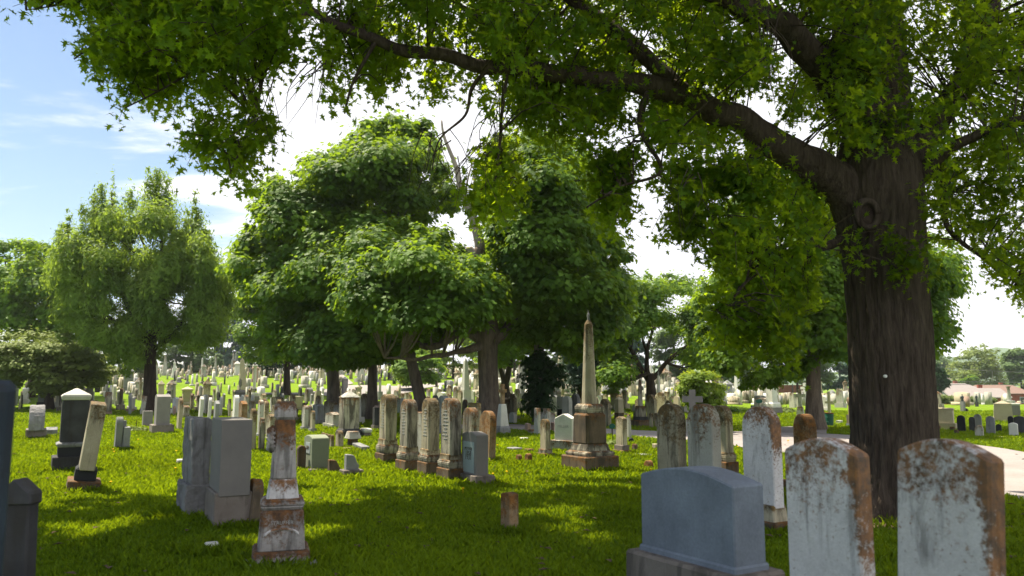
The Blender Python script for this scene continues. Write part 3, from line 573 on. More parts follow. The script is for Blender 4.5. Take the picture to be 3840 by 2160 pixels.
for px, yt, b, w, lab in ((1946, 1704, 1742, 27, 'small brown round foot marker, left of a pair in sunny grass'), (1982, 1700, 1744, 30, 'small brown round foot marker, right of a pair in sunny grass'), (2433, 1726, 1768, 38, 'small orange round foot marker left of the blue-grey headstone')):
    m_('foot_marker', 'marker', lab, px, b, [('round', 'tablet', yt, b, w, {'r': .7, 'm': 'ochre_stone'})])
for px, yt, b, w, mm, lab, ln in ((1930, 1678, 1702, 60, 'grey_stone', 'low grey kerb block, longer of two behind the brown foot markers', 0), (1985, 1683, 1704, 38, 'brown_stone', 'short brown kerb block behind the right brown foot marker', 0),
     (1967, 1641, 1655, 40, 'white_marble', 'flat white square slab lying in sunny grass left of the cream tablet', 0), (2410, 1702, 1720, 70, 'grey_stone', 'low flat grey slab in grass between obelisk and streaked tall tablet', 0), (2458, 1664, 1692, 26, 'tan_stone', 'small tan block peeping out left of the orange-streaked tall tablet', 0),
     (2075, 1585, 1618, 26, 'pink_stone', 'leaning pinkish short slab just left of the MILLER headstone', .15), (1978, 1588, 1622, 22, 'pink_stone', 'leaning short brown slab left of the plain flat-topped pair', .12), (1992, 1610, 1628, 26, 'marble', 'small pale rounded stone at the foot of the plain flat-topped pair', 0)):
    m_('kerb_block', 'marker', lab, px, b, [('flat', 'block', yt, b, w, {'r': .7, 'm': mm})], lean=ln)
m_('stained_obelisk', 'monument', 'blackened short obelisk with rounded tip on a dark stepped base by the road', 2403, 1602,
   [('oct', 'shaft', 1422, 1526, 26, {'t': .62, 'm': 'soot_marble'}), ('frust', 'die', 1522, 1566, 46, {'t': .82, 'm': 'soot_marble'}), ('box', 'plinth', 1562, 1578, 56, {'m': 'dark_stone'}), ('box', 'base', 1575, 1602, 74, {'m': 'brown_stone'})])
m_('small_arched_headstone', 'headstone', 'thin dark-edged arched tablet, left of a pair beside the road', 2443, 1606, [('round', 'tablet', 1549, 1606, 16, {'r': .5, 'm': 'marble_stained'})])
m_('small_arched_headstone', 'headstone', 'thin dark-edged arched tablet, right of a pair beside the road', 2462, 1606, [('round', 'tablet', 1549, 1606, 16, {'r': .5, 'm': 'marble_stained'})])
m_('capped_pedestal', 'monument', 'tall pale square pedestal with pyramid cap right behind the brown obelisk die', 2322, 1576, [('cap', 'cap', 1488, 1504, 34, {'m': 'tan_stone'}), ('box', 'die', 1502, 1552, 32, {'m': 'tan_stone'}), ('box', 'base', 1548, 1576, 36, {'m': 'brown_stone'})])
m_('table_tomb', 'monument', 'cream pedestal tomb with flat overhanging lid right of the obelisk cornice', 2270, 1590, [('slabcap', 'lid', 1520, 1532, 54, {'m': 'tan_stone'}), ('box', 'die', 1530, 1590, 38, {'m': 'tan_stone'})])
m_('black_box_tomb', 'monument', 'low black-topped box tomb behind the MILLER headstone', 2118, 1585, [('flat', 'lid', 1535, 1558, 56, {'r': .6, 'm': 'black_granite'}), ('box', 'chest', 1552, 1585, 50, {'r': .6, 'm': 'dark_stone'})])
m_('statue_obelisk', 'monument', 'slender white obelisk with a small figure on top and dark base beside the forked tree', 2472, 1545,
   [('statue', 'figure', 1390, 1412, 10, {'m': 'grey_stone'}), ('oct', 'shaft', 1405, 1488, 20, {'t': .5, 'm': 'white_marble'}), ('frust', 'die', 1484, 1522, 32, {'t': .7, 'm': 'dark_stone'}), ('box', 'base', 1518, 1545, 40, {'m': 'grey_stone'})])
m_('stone_cross', 'cross', 'large plain white cross in front of the yellow-green shrub', 2600, 1625, [('cross', 'cross', 1461, 1580, 78, {'r': .22, 'm': 'granite'}), ('box', 'base', 1570, 1625, 54, {'r': .7, 'm': 'marble'})], rz=R(22))
m_('statue_monument', 'monument', 'big white monument with cone roof and standing figure beyond the road', 2897, 1552,
   [('statue', 'figure', 1372, 1414, 18, {'m': 'white_marble'}), ('pyr', 'roof', 1408, 1446, 42, {'m': 'white_marble'}), ('frust', 'die', 1443, 1514, 46, {'t': .82, 'm': 'white_marble'}), ('slabcap', 'plinth', 1508, 1534, 64, {'m': 'white_marble'}), ('box', 'base', 1528, 1552, 76, {'m': 'granite'})])
m_('stone_cross', 'cross', 'stone cross on a tapered plinth just left of the right-hand mid trunk', 3003, 1572, [('cross', 'cross', 1460, 1535, 46, {'r': .25, 'm': 'marble'}), ('frust', 'base', 1525, 1572, 38, {'t': .6, 'm': 'marble'})], rz=R(30))
m_('stone_cross', 'cross', 'tan stone cross behind the green barrel', 3112, 1572, [('cross', 'cross', 1468, 1572, 32, {'r': .35, 'm': 'tan_stone'})], rz=R(40))
m_('brick_pedestal', 'monument', 'reddish pedestal with a ball finial touching the left edge of the big trunk', 3196, 1600, [('ball', 'finial', 1454, 1466, 10, {'m': 'marble'}), ('slabcap', 'cap', 1490, 1515, 32, {'m': 'pink_stone'}), ('box', 'die', 1510, 1560, 24, {'m': 'pink_stone'}), ('box', 'base', 1555, 1600, 40, {'m': 'granite_base'})])
m_('wide_headstone', 'headstone', 'wide tan family headstone at the right edge of the big trunk', 3538, 1612, [('slabcap', 'cap', 1529, 1540, 92, {'r': .35, 'm': 'tan_stone'}), ('flat', 'die', 1536, 1594, 86, {'r': .35, 'm': 'tan_stone'}), ('box', 'base', 1586, 1612, 104, {'r': .4, 'm': 'tan_stone'})], rz=R(38))
for px, yt, b, w, mm, lab in ((3607, 1557, 1620, 32, 'black_granite', 'black arched tablet nearest the wide tan headstone'), (3648, 1563, 1620, 24, 'dark_stone', 'dark arched tablet partly behind the grey one, right lawn'), (3669, 1553, 1608, 30, 'grey_stone', 'tall grey arched tablet behind the little white one, right lawn'),
      (3717, 1560, 1630, 36, 'grey_stone', 'grey leaning arched tablet left of the low dark arched stone, right lawn'), (3747, 1590, 1623, 22, 'black_granite', 'low dark arched stone right of the grey leaning tablet'), (3674, 1594, 1640, 34, 'marble', 'little white round-topped tablet, nearest on the right lawn'),
      (3803, 1585, 1644, 36, 'white_marble', 'white round-shouldered tablet near the right edge of the photo'), (3793, 1560, 1618, 22, 'black_granite', 'black arched tablet behind the white one near the right edge'), (3828, 1560, 1630, 46, 'dark_stone', 'wide dark slab cut by the right edge of the photo')):
    m_('arched_headstone', 'headstone', lab, px, b, [('seg' if px in (3828, 3803) else 'round', 'tablet', yt, b, w, {'r': .35, 'm': mm})], rz=R(42), tilt=-.05 if px == 3717 else 0)
m_('flat_stone', 'marker', 'flat white stone lying in grass left of the white round-shouldered tablet', 3762, 1648, [('box', 'stone', 1637, 1648, 46, {'m': 'white_marble', 'r': .5})])
for px, b, lab in ((3518, 1614, 'left'), (3572, 1618, 'middle'), (3588, 1630, 'right')):
    m_('foot_marker', 'marker', lab+' little brown block of three in front of the wide tan headstone', px, b, [('box', 'block', b-18, b, 20, {'m': 'brown_stone'})])
m_('tan_monument', 'monument', 'broad tan block monument with a low pyramid top on the right lawn', 3764, 1582, [('pyr', 'cap', 1502, 1514, 66, {'r': .6, 'm': 'tan_stone'}), ('frust', 'die', 1513, 1572, 74, {'r': .6, 't': .9, 'm': 'tan_stone'}), ('box', 'base', 1565, 1582, 82, {'r': .6, 'm': 'tan_stone'})], rz=R(30))
m_('wide_headstone', 'headstone', 'white-capped grey block right behind the broad tan monument', 3811, 1562, [('slabcap', 'cap', 1512, 1520, 38, {'r': .5, 'm': 'white_marble'}), ('flat', 'die', 1518, 1562, 34, {'r': .5, 'm': 'granite'})], rz=R(30))
m_('bronze_statue', 'statue', 'dark statue group on a pale pedestal on the right lawn, left of two dark figures', 3612, 1545, [('statue', 'figure', 1478, 1515, 20, {'m': 'bronze'}), ('box', 'pedestal', 1505, 1545, 20, {'m': 'grey_stone'})])
m_('bronze_statue', 'statue', 'slim dark statue standing alone before the pale roofs', 3664, 1525, [('statue', 'figure', 1477, 1512, 14, {'m': 'bronze'}), ('box', 'pedestal', 1508, 1525, 14, {'m': 'dark_stone'})])
m_('urn_planter', 'planter', 'dark round stone urn low on the right lawn below the dark statue', 3624, 1545, [('urn', 'urn', 1530, 1545, 24, {'m': 'black_granite'})])
m_('fallen_marker', 'marker', 'white rounded stone on the lawn right of the green barrel', 3148, 1590, [('box', 'stone', 1577, 1590, 26, {'m': 'white_marble', 'rough': .015})])
m_('blue_grey_marker', 'marker', 'low bluish slab in shadow at the left side of the big trunk', 3190, 1600, [('box', 'slab', 1588, 1600, 34, {'m': 'blue_granite', 'r': .6})])

# wreath and lettering of the ornate monument
for ch in list(OM.children):
    if ch.name.startswith('shaft') and 'foot' not in ch.name:
        zs = [v.co.z for v in ch.data.vertices]; ys = [abs(v.co.y) for v in ch.data.vertices]
        z0, z1 = min(zs), max(zs); zz = z0+(z1-z0)*.66; T = max(ys)
        g = G()
        for k in range(16):
            a = 2*math.pi*k/16; c_, s_ = math.cos(a), math.sin(a)
            g.tube([(.03+.085*c_, -T*.90, zz+.10*s_), (.03+.075*math.cos(a+.5), -T*.90-.035, zz+.085*math.sin(a+.5)), (.03+.05*math.cos(a+.9), -T*.90, zz+.06*math.sin(a+.9))], [.032, .024, .008], 6)
        g.build('wreath', 'marble_rust', OM, smooth=True)
    if ch.name.startswith('die'):
        zs = [v.co.z for v in ch.data.vertices]; z0, z1 = min(zs), max(zs)
        xs = max(v.co.x for v in ch.data.vertices)
        tl = math.atan2(xs*.10, z1-z0)
        k = z0+(z1-z0)*.70
        fx = xs*.935+.003
        letters('STAUFFER', xs*.95, (fx, 0, k), OM, 'engraving_pale', rot=(math.pi/2, 0, math.pi/2))
        g = G(); g.tube([(xs*.945+.0, xs*.7*math.cos(t), z0+(z1-z0)*(.40+.16*math.sin(t))) for t in [math.pi*i/10 for i in range(11)]], [.012]*11, 6)
        g.build('arch_moulding', 'marble_lichen', OM, smooth=True)
# ---------------------------------------------------------------- ground and roads
def terrain():
    ys = np.concatenate([np.linspace(-12, 46, 59), np.linspace(48, 160, 57), np.array([175, 200, 260, 400, 700, 1200, 1900])])
    us = np.linspace(-1, 1, 121)
    V = []; 
    for y in ys:
        w = min(1950.0, max(40.0, abs(y)*1.5))
        xs = us*w
        z = gz_np(xs, np.full_like(xs, y))
        if y > 175: z = z
        V.append(np.stack([xs, np.full_like(xs, y), z], 1))
    V = np.concatenate(V); n = len(us)
    i, j = np.meshgrid(np.arange(len(ys)-1), np.arange(n-1), indexing='ij')
    a = (i*n+j).ravel(); Fc = np.stack([a, a+1, a+n+1, a+n], 1).ravel()
    me = mesh_from_np('lawn_ground', V, Fc, np.full(len(a), 4), 'lawn', smooth=True)
    tag(link('lawn_ground', me), kind='structure')
terrain()
def tz(x, y): return gz(x, y)
def strip(name, top, bot, mat, dz=0.02, n=60):
    # two world-space edge lines sampled densely
    def res(pts):
        P = [ground(*p) for p in pts]; out = []
        L = [0]
        for a, b in zip(P, P[1:]): L.append(L[-1]+(b-a).length)
        for k in range(n+1):
            t = L[-1]*k/n; i = max(j for j in range(len(L)) if L[j] <= t+1e-6); i = min(i, len(P)-2)
            f = (t-L[i])/max(1e-6, L[i+1]-L[i]); out.append(P[i].lerp(P[i+1], f))
        return out
    A, B = res(top), res(bot); V = []; m = 6
    for a, b in zip(A, B):
        for k in range(m+1):
            p = a.lerp(b, k/m); V.append((p.x, p.y, gz(p.x, p.y)+dz))
    fs = [(i*(m+1)+k, i*(m+1)+k+1, (i+1)*(m+1)+k+1, (i+1)*(m+1)+k) for i in range(n) for k in range(m)]
    me = bpy.data.meshes.new(name); me.from_pydata(V, [], fs); me.materials.append(MATS[mat])
    if me.polygons[0].normal.z < 0: me.flip_normals()
    me.update(); o = link(name, me); tag(o, kind='structure')
    return [Vector((p.x, p.y)) for p in A] + [Vector((p.x, p.y)) for p in reversed(B)]
ROADS = []
ROADS.append(strip('road', [(1500, 1598), (1900, 1592), (2080, 1598), (2300, 1611), (2480, 1619), (2700, 1619), (2930, 1619), (3200, 1634), (3500, 1650), (3750, 1682), (3900, 1708), (4400, 1800)],
                   [(1500, 1612), (1900, 1612), (2080, 1621), (2300, 1633), (2480, 1648), (2700, 1668), (2930, 1700), (3200, 1745), (3500, 1800), (3750, 1858), (3900, 1895), (4400, 2080)], 'asphalt'))
ROADS.append(strip('side_road', [(2885, 1605), (2960, 1602), (3050, 1606), (3100, 1612)], [(2885, 1622), (2960, 1622), (3050, 1624), (3100, 1630)], 'asphalt', .03, 20))
ROADS.append(strip('far_road', [(900, 1474), (1150, 1474), (1300, 1446), (1400, 1446), (1480, 1449), (1545, 1448), (1600, 1440), (1680, 1436), (1760, 1434)],
                   [(900, 1480), (1150, 1482), (1300, 1490), (1400, 1489), (1480, 1486), (1545, 1470), (1600, 1456), (1680, 1441), (1760, 1438)], 'asphalt', .05))
ROADS.append(strip('far_path', [(1262, 1405), (1285, 1405), (1300, 1418), (1325, 1440)], [(1262, 1414), (1280, 1416), (1282, 1430), (1290, 1448)], 'asphalt', .07, 20))
def inpoly(x, y, P):
    c = False; n = len(P); j = n-1
    for i in range(n):
        if (P[i].y > y) != (P[j].y > y) and x < (P[j].x-P[i].x)*(y-P[i].y)/(P[j].y-P[i].y)+P[i].x: c = not c
        j = i
    return c
def inpoly_np(x, y, P):
    c = np.zeros(len(x), bool); n = len(P); j = n-1
    for i in range(n):
        if P[i][1] != P[j][1]:
            m = ((P[i][1] > y) != (P[j][1] > y)) & (x < (P[j][0]-P[i][0])*(y-P[i][1])/(P[j][1]-P[i][1])+P[i][0])
            c ^= m
        j = i
    return c

# ---------------------------------------------------------------- the field of smaller stones
LANDM = [(553, 'feathery tree trunk'), (700, 'tan pyramid-roofed pedestal'), (952, 'white column'), (1076, 'thin dark trunk'), (1250, 'wide dark trunk'), (1395, 'straight dark trunk'), (1550, 'leaning trunk'),
         (1835, 'dead-topped tree'), (2025, 'ivy-clad trunk'), (2213, 'obelisk'), (2450, 'forked tree'), (2630, 'yellow-green shrub'), (2897, 'cone-roofed monument'), (3050, 'right-hand mid trunk'), (3350, 'big near trunk'), (3664, 'slim dark statue'), (250, 'low spreading tree')]
def tmpl(kind):
    g = G()
    if kind == 'rounded tablet': g.prism(profile('round', .5, 1.05), .12)
    elif kind == 'square-topped tablet': g.prism(profile('flat', .5, .95), .12)
    elif kind == 'gabled tablet': g.prism(profile('gable', .5, 1.0), .14)
    elif kind == 'tablet on a base': g.prism(profile('round', .5, 1.15), .16).frust(.75, .4, .72, .38, -.05, .28)
    elif kind == 'shouldered tablet': g.prism(profile('shoulder', .55, 1.1), .13).frust(.8, .4, .78, .38, -.05, .15)
    elif kind == 'wide slab on a base': g.prism(profile('lowarc', .95, .95), .28).frust(1.3, .5, 1.3, .5, -.05, .24)
    elif kind == 'low wide block': g.prism(profile('serp', .9, .6), .3).frust(1.1, .45, 1.1, .45, -.05, .14)
    elif kind == 'low stub': g.prism(profile('round', .3, .42), .12)
    elif kind == 'capped pedestal': g.frust(.9, .9, .86, .86, -.05, .3).frust(.6, .6, .54, .54, .3, 1.35).frust(.72, .72, .72, .72, 1.35, 1.45).frust(.68, .68, .05, .05, 1.45, 1.8)
    elif kind == 'obelisk': g.frust(.85, .85, .82, .82, -.05, .35).frust(.6, .6, .56, .56, .35, .95).frust(.42, .42, .22, .22, .95, 2.7).frust(.22, .22, .01, .01, 2.7, 2.9)
    elif kind == 'cross': g.frust(.6, .4, .5, .32, -.05, .4).prism([(x, z+.4) for x, z in profile('cross', .62, 1.2)], .14)
    elif kind == 'column': g.frust(.7, .7, .68, .68, -.05, .4).lathe([(.2, .4), (.16, .5), (.13, 1.7), (.2, 1.75), (.2, 1.85)], 10)
    elif kind == 'statue pedestal': g.frust(.8, .8, .76, .76, -.05, .3).frust(.55, .55, .48, .48, .3, 1.3); h = G(); draped(h, 1.0, .42); g.add([(x, y, z+1.3) for x, y, z in h.v], h.f)
    return g
KINDS = [('rounded tablet', 30), ('square-topped tablet', 14), ('gabled tablet', 5), ('tablet on a base', 14), ('shouldered tablet', 5), ('wide slab on a base', 12), ('low wide block', 9), ('low stub', 12),
         ('capped pedestal', 5), ('obelisk', 2.6), ('cross', 1.6), ('column', 1.5), ('statue pedestal', .9)]
NAMES = {'capped pedestal': ('pedestal_monument', 'monument'), 'obelisk': ('obelisk', 'obelisk'), 'cross': ('stone_cross', 'cross'), 'column': ('column_monument', 'monument'), 'statue pedestal': ('statue_monument', 'statue'), 'low stub': ('footstone', 'marker')}
SM = [('marble', 'weathered white', 5), ('marble_stained', 'brown-stained', 4), ('soot_marble', 'black-streaked', 2.0), ('white_marble', 'bright white', 4.0), ('grey_stone', 'grey', 2.5), ('tan_stone', 'cream', 2.2), ('dark_stone', 'dark', .7), ('pink_stone', 'pinkish', .5)]
def minbase(px):   # how far towards the photographer the field of small stones reaches
    for a, b in ((200, 1540), (480, 1545), (620, 1560), (700, 1650), (780, 1600), (1250, 1615), (1500, 1620), (1700, 1640), (1940, 1640), (2080, 1605), (2300, 1600), (2550, 1592), (2800, 1560), (3100, 1560), (3520, 1540), (4200, 1530)):
        if px < a: return b
    return 1530
def field():
    c, s = math.cos(THETA), math.sin(THETA); cand = []
    rx = random.Random(11)
    for i in range(-140, 160):
        for j in range(-120, 120):
            if rx.random() < .12: continue
            u = i*1.15+rx.gauss(0, .2); v = j*1.8+rx.gauss(0, .16)
            x = u*c+v*s; y = -u*s+v*c+62
            if not (19 < y < 150) or abs(x) > y*.70: continue
            z = gz(x, y); px, py = proj((x, y, z))
            if not (-60 < px < 3900) or py > minbase(px): continue
            dens = .92
            ns = mnoise.noise(Vector((x*.07, y*.07, 3.0)))
            if 560 < px < 1350 and 1412 < py < 1492: dens = .20
            elif px < 560 and py < 1490: dens = .95
            elif 1350 < px < 1700 and 1400 < py < 1500: dens = .30
            elif 1700 <= px < 2600 and py < 1600: dens = .80
            elif 2500 <= px < 3200 and py > 1520: dens = .12
            elif px > 3480 and 1500 < py < 1560: dens = .12
            if py > 1560: dens = min(dens, .8)
            dens *= .85+.6*ns
            if rx.random() > dens: continue
            if any(inpoly(x, y, P) for P in ROADS): continue
            if any((x-a)**2+(y-b)**2 < (r+.55)**2 for a, b, r in PLACED): continue
            if any((x-a)**2+(y-b)**2 < 1.6 for a, b in TRUNKS): continue
            cand.append((y, x, z, px, py))
    cand.sort()
    big = []; small = []
    n_t = 0; n_f = 0
    groups = {}
    T = {}; recs = []
    stuff = {}
    for y, x, z, px, py in cand:
        k = rx.choices([a for a, _ in KINDS], [b for _, b in KINDS])[0]
        if y < 46 and k in ('capped pedestal', 'obelisk', 'column', 'statue pedestal', 'cross') or y < 34 and k in ('obelisk', 'column', 'statue pedestal', 'cross'): k = 'rounded tablet'
        m, mw, _ = rx.choices(SM, [w for _, _, w in SM])[0]
        sc = rx.uniform(.75, 1.12)*(1.0 if y < 70 else 1.15); sx = rx.uniform(.85, 1.15)
        rz = -THETA+rx.gauss(0, .05); ly = rx.gauss(0, .025); lx = rx.gauss(0, .03)
        nm, cat = NAMES.get(k, ('headstone', 'headstone'))
        isT = nm == 'headstone'
        if (isT and n_t < 215) or (nm == 'footstone' and n_f < 45) or (not isT and nm != 'footstone'):
            n_t += isT; n_f += nm == 'footstone'
            key = (k, m)
            if key not in T: T[key] = tmpl(k).mesh(nm, m)
            o = link(nm, T[key]); o.location = (x, y, z); o.scale = (sc*sx, sc*sx, sc); o.rotation_euler = (lx, ly, rz)
            recs.append((o, k, mw, px, py, y, cat, sc))
        else:
            stuff.setdefault(m, []).append((k, x, y, z, sc, sx, rz))
    # words: nearest landmark, then size, then order among those still alike
    byl = {}
    for r in recs:
        o, k, mw, px, py, y, cat, sc = r
        lx, lw = min(LANDM, key=lambda q: abs(q[0]-px))
        side = 'left of' if px < lx else 'right of'
        size = 'tall' if sc > 1.08 else 'small' if sc < .85 else 'middle-sized'
        dist = 'near' if y < 36 else 'mid-field' if y < 60 else 'distant' if y < 95 else 'far distant'
        byl.setdefault((dist, size, mw, k, side, lw), []).append(r)
    ords = ['nearest', 'second nearest', 'third nearest', 'fourth nearest', 'fifth nearest', 'sixth nearest', 'seventh nearest', 'eighth nearest', 'ninth nearest', 'tenth nearest']
    for (dist, size, mw, k, side, lw), L in byl.items():
        L.sort(key=lambda r: r[5])
        for i, r in enumerate(L):
            pre = '' if len(L) == 1 else ords[min(i, 9)]+' '
            tag(r[0], f"{pre}{dist} {size} {mw} {k} {side} the {lw}", r[6], {'headstone': 'headstones in rows across the cemetery', 'marker': 'little footstones across the cemetery'}.get(r[6], 'taller monuments scattered across the cemetery'))
    # the remaining hundreds far off read as one mass
    for m, L in list(stuff.items())[:99]:
        pass
    V = []; Fs = []; S = []; MI = []; base = 0; names = list(stuff)
    cache = {}
    for mi, m in enumerate(names):
        for k, x, y, z, sc, sx, rz in stuff[m]:
            if k not in cache:
                g = tmpl(k); cache[k] = (np.array(g.v), [list(f) for f in g.f])
            v, f = cache[k]; cr, sr = math.cos(rz), math.sin(rz)
            a = v*np.array([sc*sx, sc*sx, sc]); w = np.stack([a[:, 0]*cr-a[:, 1]*sr+x, a[:, 0]*sr+a[:, 1]*cr+y, a[:, 2]+z], 1)
            V.append(w)
            for q in f: Fs += [b+base for b in q]; S.append(len(q)); MI.append(mi)
            base += len(v)
    me = mesh_from_np('distant_headstones', np.concatenate(V), np.array(Fs), np.array(S), None)
    for m in names: me.materials.append(MATS[m])
    me.polygons.foreach_set('material_index', np.array(MI, dtype=np.int32)); me.update()
    tag(link('distant_headstones', me), 'mass of tiny pale headstones covering the far slopes of the cemetery', 'headstones', kind='stuff')
    print('FIELD individuals', len(recs), 'stuff', len(S))

# ---------------------------------------------------------------- foliage
LEAF_LOBED = np.array([(0, 0), (.08, .12), (.40, .00), (.20, .21), (.14, .29), (.52, .42), (.24, .50), (.12, .56), (.26, .86), (.10, .74), (0, 1.05), (-.10, .74), (-.26, .86), (-.12, .56), (-.24, .50), (-.52, .42), (-.14, .29), (-.20, .21), (-.40, .00), (-.08, .12)])
LEAF_SIMPLE = np.array([(0, 0), (.30, .18), (.36, .55), (0, 1.0), (-.36, .55), (-.30, .18)])
LEAF_THIN = np.array([(0, 0), (.16, .35), (0, 1.0), (-.16, .35)])
LEAF_CLUMP = np.array([(0, 0), (.35, .05), (.25, .35), (.5, .55), (.18, .62), (0, 1.0), (-.2, .66), (-.5, .5), (-.24, .3), (-.38, .02)])
def leaves(name, P, N, size, shape, mat, parent, bend=.25, down=None, tintbias=0.0, sj=.35):
    """P leaf roots, N facing directions, one n-gon per leaf"""
    n = len(P); k = len(shape)
    N = N/np.maximum(1e-6, np.linalg.norm(N, axis=1, keepdims=True))
    r = rng.normal(size=(n, 3))
    if down is not None: r = r*.55 + down
    t = r - N*np.sum(r*N, axis=1, keepdims=True); t /= np.maximum(1e-6, np.linalg.norm(t, axis=1, keepdims=True))
    b = np.cross(N, t)
    sz = size*(1-sj+2*sj*rng.random(n))
    a = shape[:, 0][None, :, None]; c = shape[:, 1][None, :, None]
    V = P[:, None, :] + sz[:, None, None]*(b[:, None, :]*a + t[:, None, :]*c + N[:, None, :]*(bend*(np.abs(a)*.8 - c*c*.5)))
    f_ = 2.2 if size < .14 else 1.1
    lowf = np.sin(P[:, 0]*f_+1.7*np.sin(P[:, 1]*f_*.8))*np.sin(P[:, 2]*f_*1.3+P[:, 1]*f_*.6)
    tint = np.clip(.42+.30*lowf+.14*rng.normal(size=n)+tintbias, 0, 1)
    me = mesh_from_np(name, V.reshape(-1, 3), np.arange(n*k), np.full(n, k), mat, tint)
    return link(name, me, parent)
def unit(n):
    v = rng.normal(size=(n, 3)); return v/np.linalg.norm(v, axis=1, keepdims=True)
def crown_points(poly, D, thick, n_puffs, pr, per, flat=.7, up=1.0, front=.5):
    """clumps of leaves filling a lobed crown volume; poly is the crown's outline seen from the path"""
    P = np.array(poly, float); x0, y0 = P.min(0); x1, y1 = P.max(0)
    k = F/D; shr = pr*.55*k; cs = []
    tries = 0
    while len(cs) < n_puffs and tries < n_puffs*60:
        tries += 1
        x = rng.uniform(x0, x1); y = rng.uniform(y0, y1)
        pts = np.array([x, x-shr, x+shr, x, x]), np.array([y, y, y, y-shr, y+shr])
        if not inpoly_np(pts[0], pts[1], P)[[0, 1, 2, 3]].all(): continue
        # half thickness from the row's half width
        if mnoise.noise(Vector(at(x, y, D))*.55) < -.07 and rng.random() < .85: continue
        row = [xx for xx in np.linspace(x0, x1, 40) if inpoly_np(np.array([xx]), np.array([y]), P)[0]]
        if not row: continue
        cx = (row[0]+row[-1])/2; hw = max(1, (row[-1]-row[0])/2)
        u = min(.98, abs(x-cx)/hw); h = thick*math.sqrt(1-u*u)
        s = rng.uniform(-1, 1); s = math.copysign(abs(s)**front, s)
        cs.append(at(x, y, D+s*h))
    return np.array([tuple(c) for c in cs])
def puffs(cs, pr, per, flat=.7, up=.8, upj=.42):
    Ps = []; Ns = []
    for c in cs:
        n = 0; r = pr*rng.uniform(.35, 1.5); n = int(per*(r/pr)**2*rng.uniform(.8, 1.2))
        d = unit(n); d[:, 2] = np.where(d[:, 2] < -.2, -d[:, 2]*.6, d[:, 2])
        rad = r*(rng.random(n)**.4)*(1+.3*np.sin(d[:, 0]*7+d[:, 1]*5+c[0]*3))*np.where(rng.random(n) < .16, rng.uniform(1, 1.45, n), 1)
        Ps.append(c+d*rad[:, None]*np.array([1, 1, flat])); Ns.append(d+unit(n)*upj+np.array([0, 0, up]))
    return np.concatenate(Ps), np.concatenate(Ns)
TRUNKS = []
def limb_world(pts):   # list of (px, py, depth, radius)
    return [at(a, b, d) for a, b, d, r in pts], [r for a, b, d, r in pts]
def smooth_path(P, Rr, sub=4):
    out = []; rr = []
    n = len(P)
    for i in range(n-1):
        p0 = P[max(i-1, 0)]; p1 = P[i]; p2 = P[i+1]; p3 = P[min(i+2, n-1)]
        for k in range(sub):
            t = k/sub
            out.append(0.5*((2*p1)+(p2-p0)*t+(2*p0-5*p1+4*p2-p3)*t*t+(3*p1-p0-3*p2+p3)*t**3)); rr.append(Rr[i]*(1-t)+Rr[i+1]*t)
    out.append(P[-1]); rr.append(Rr[-1]); return out, rr
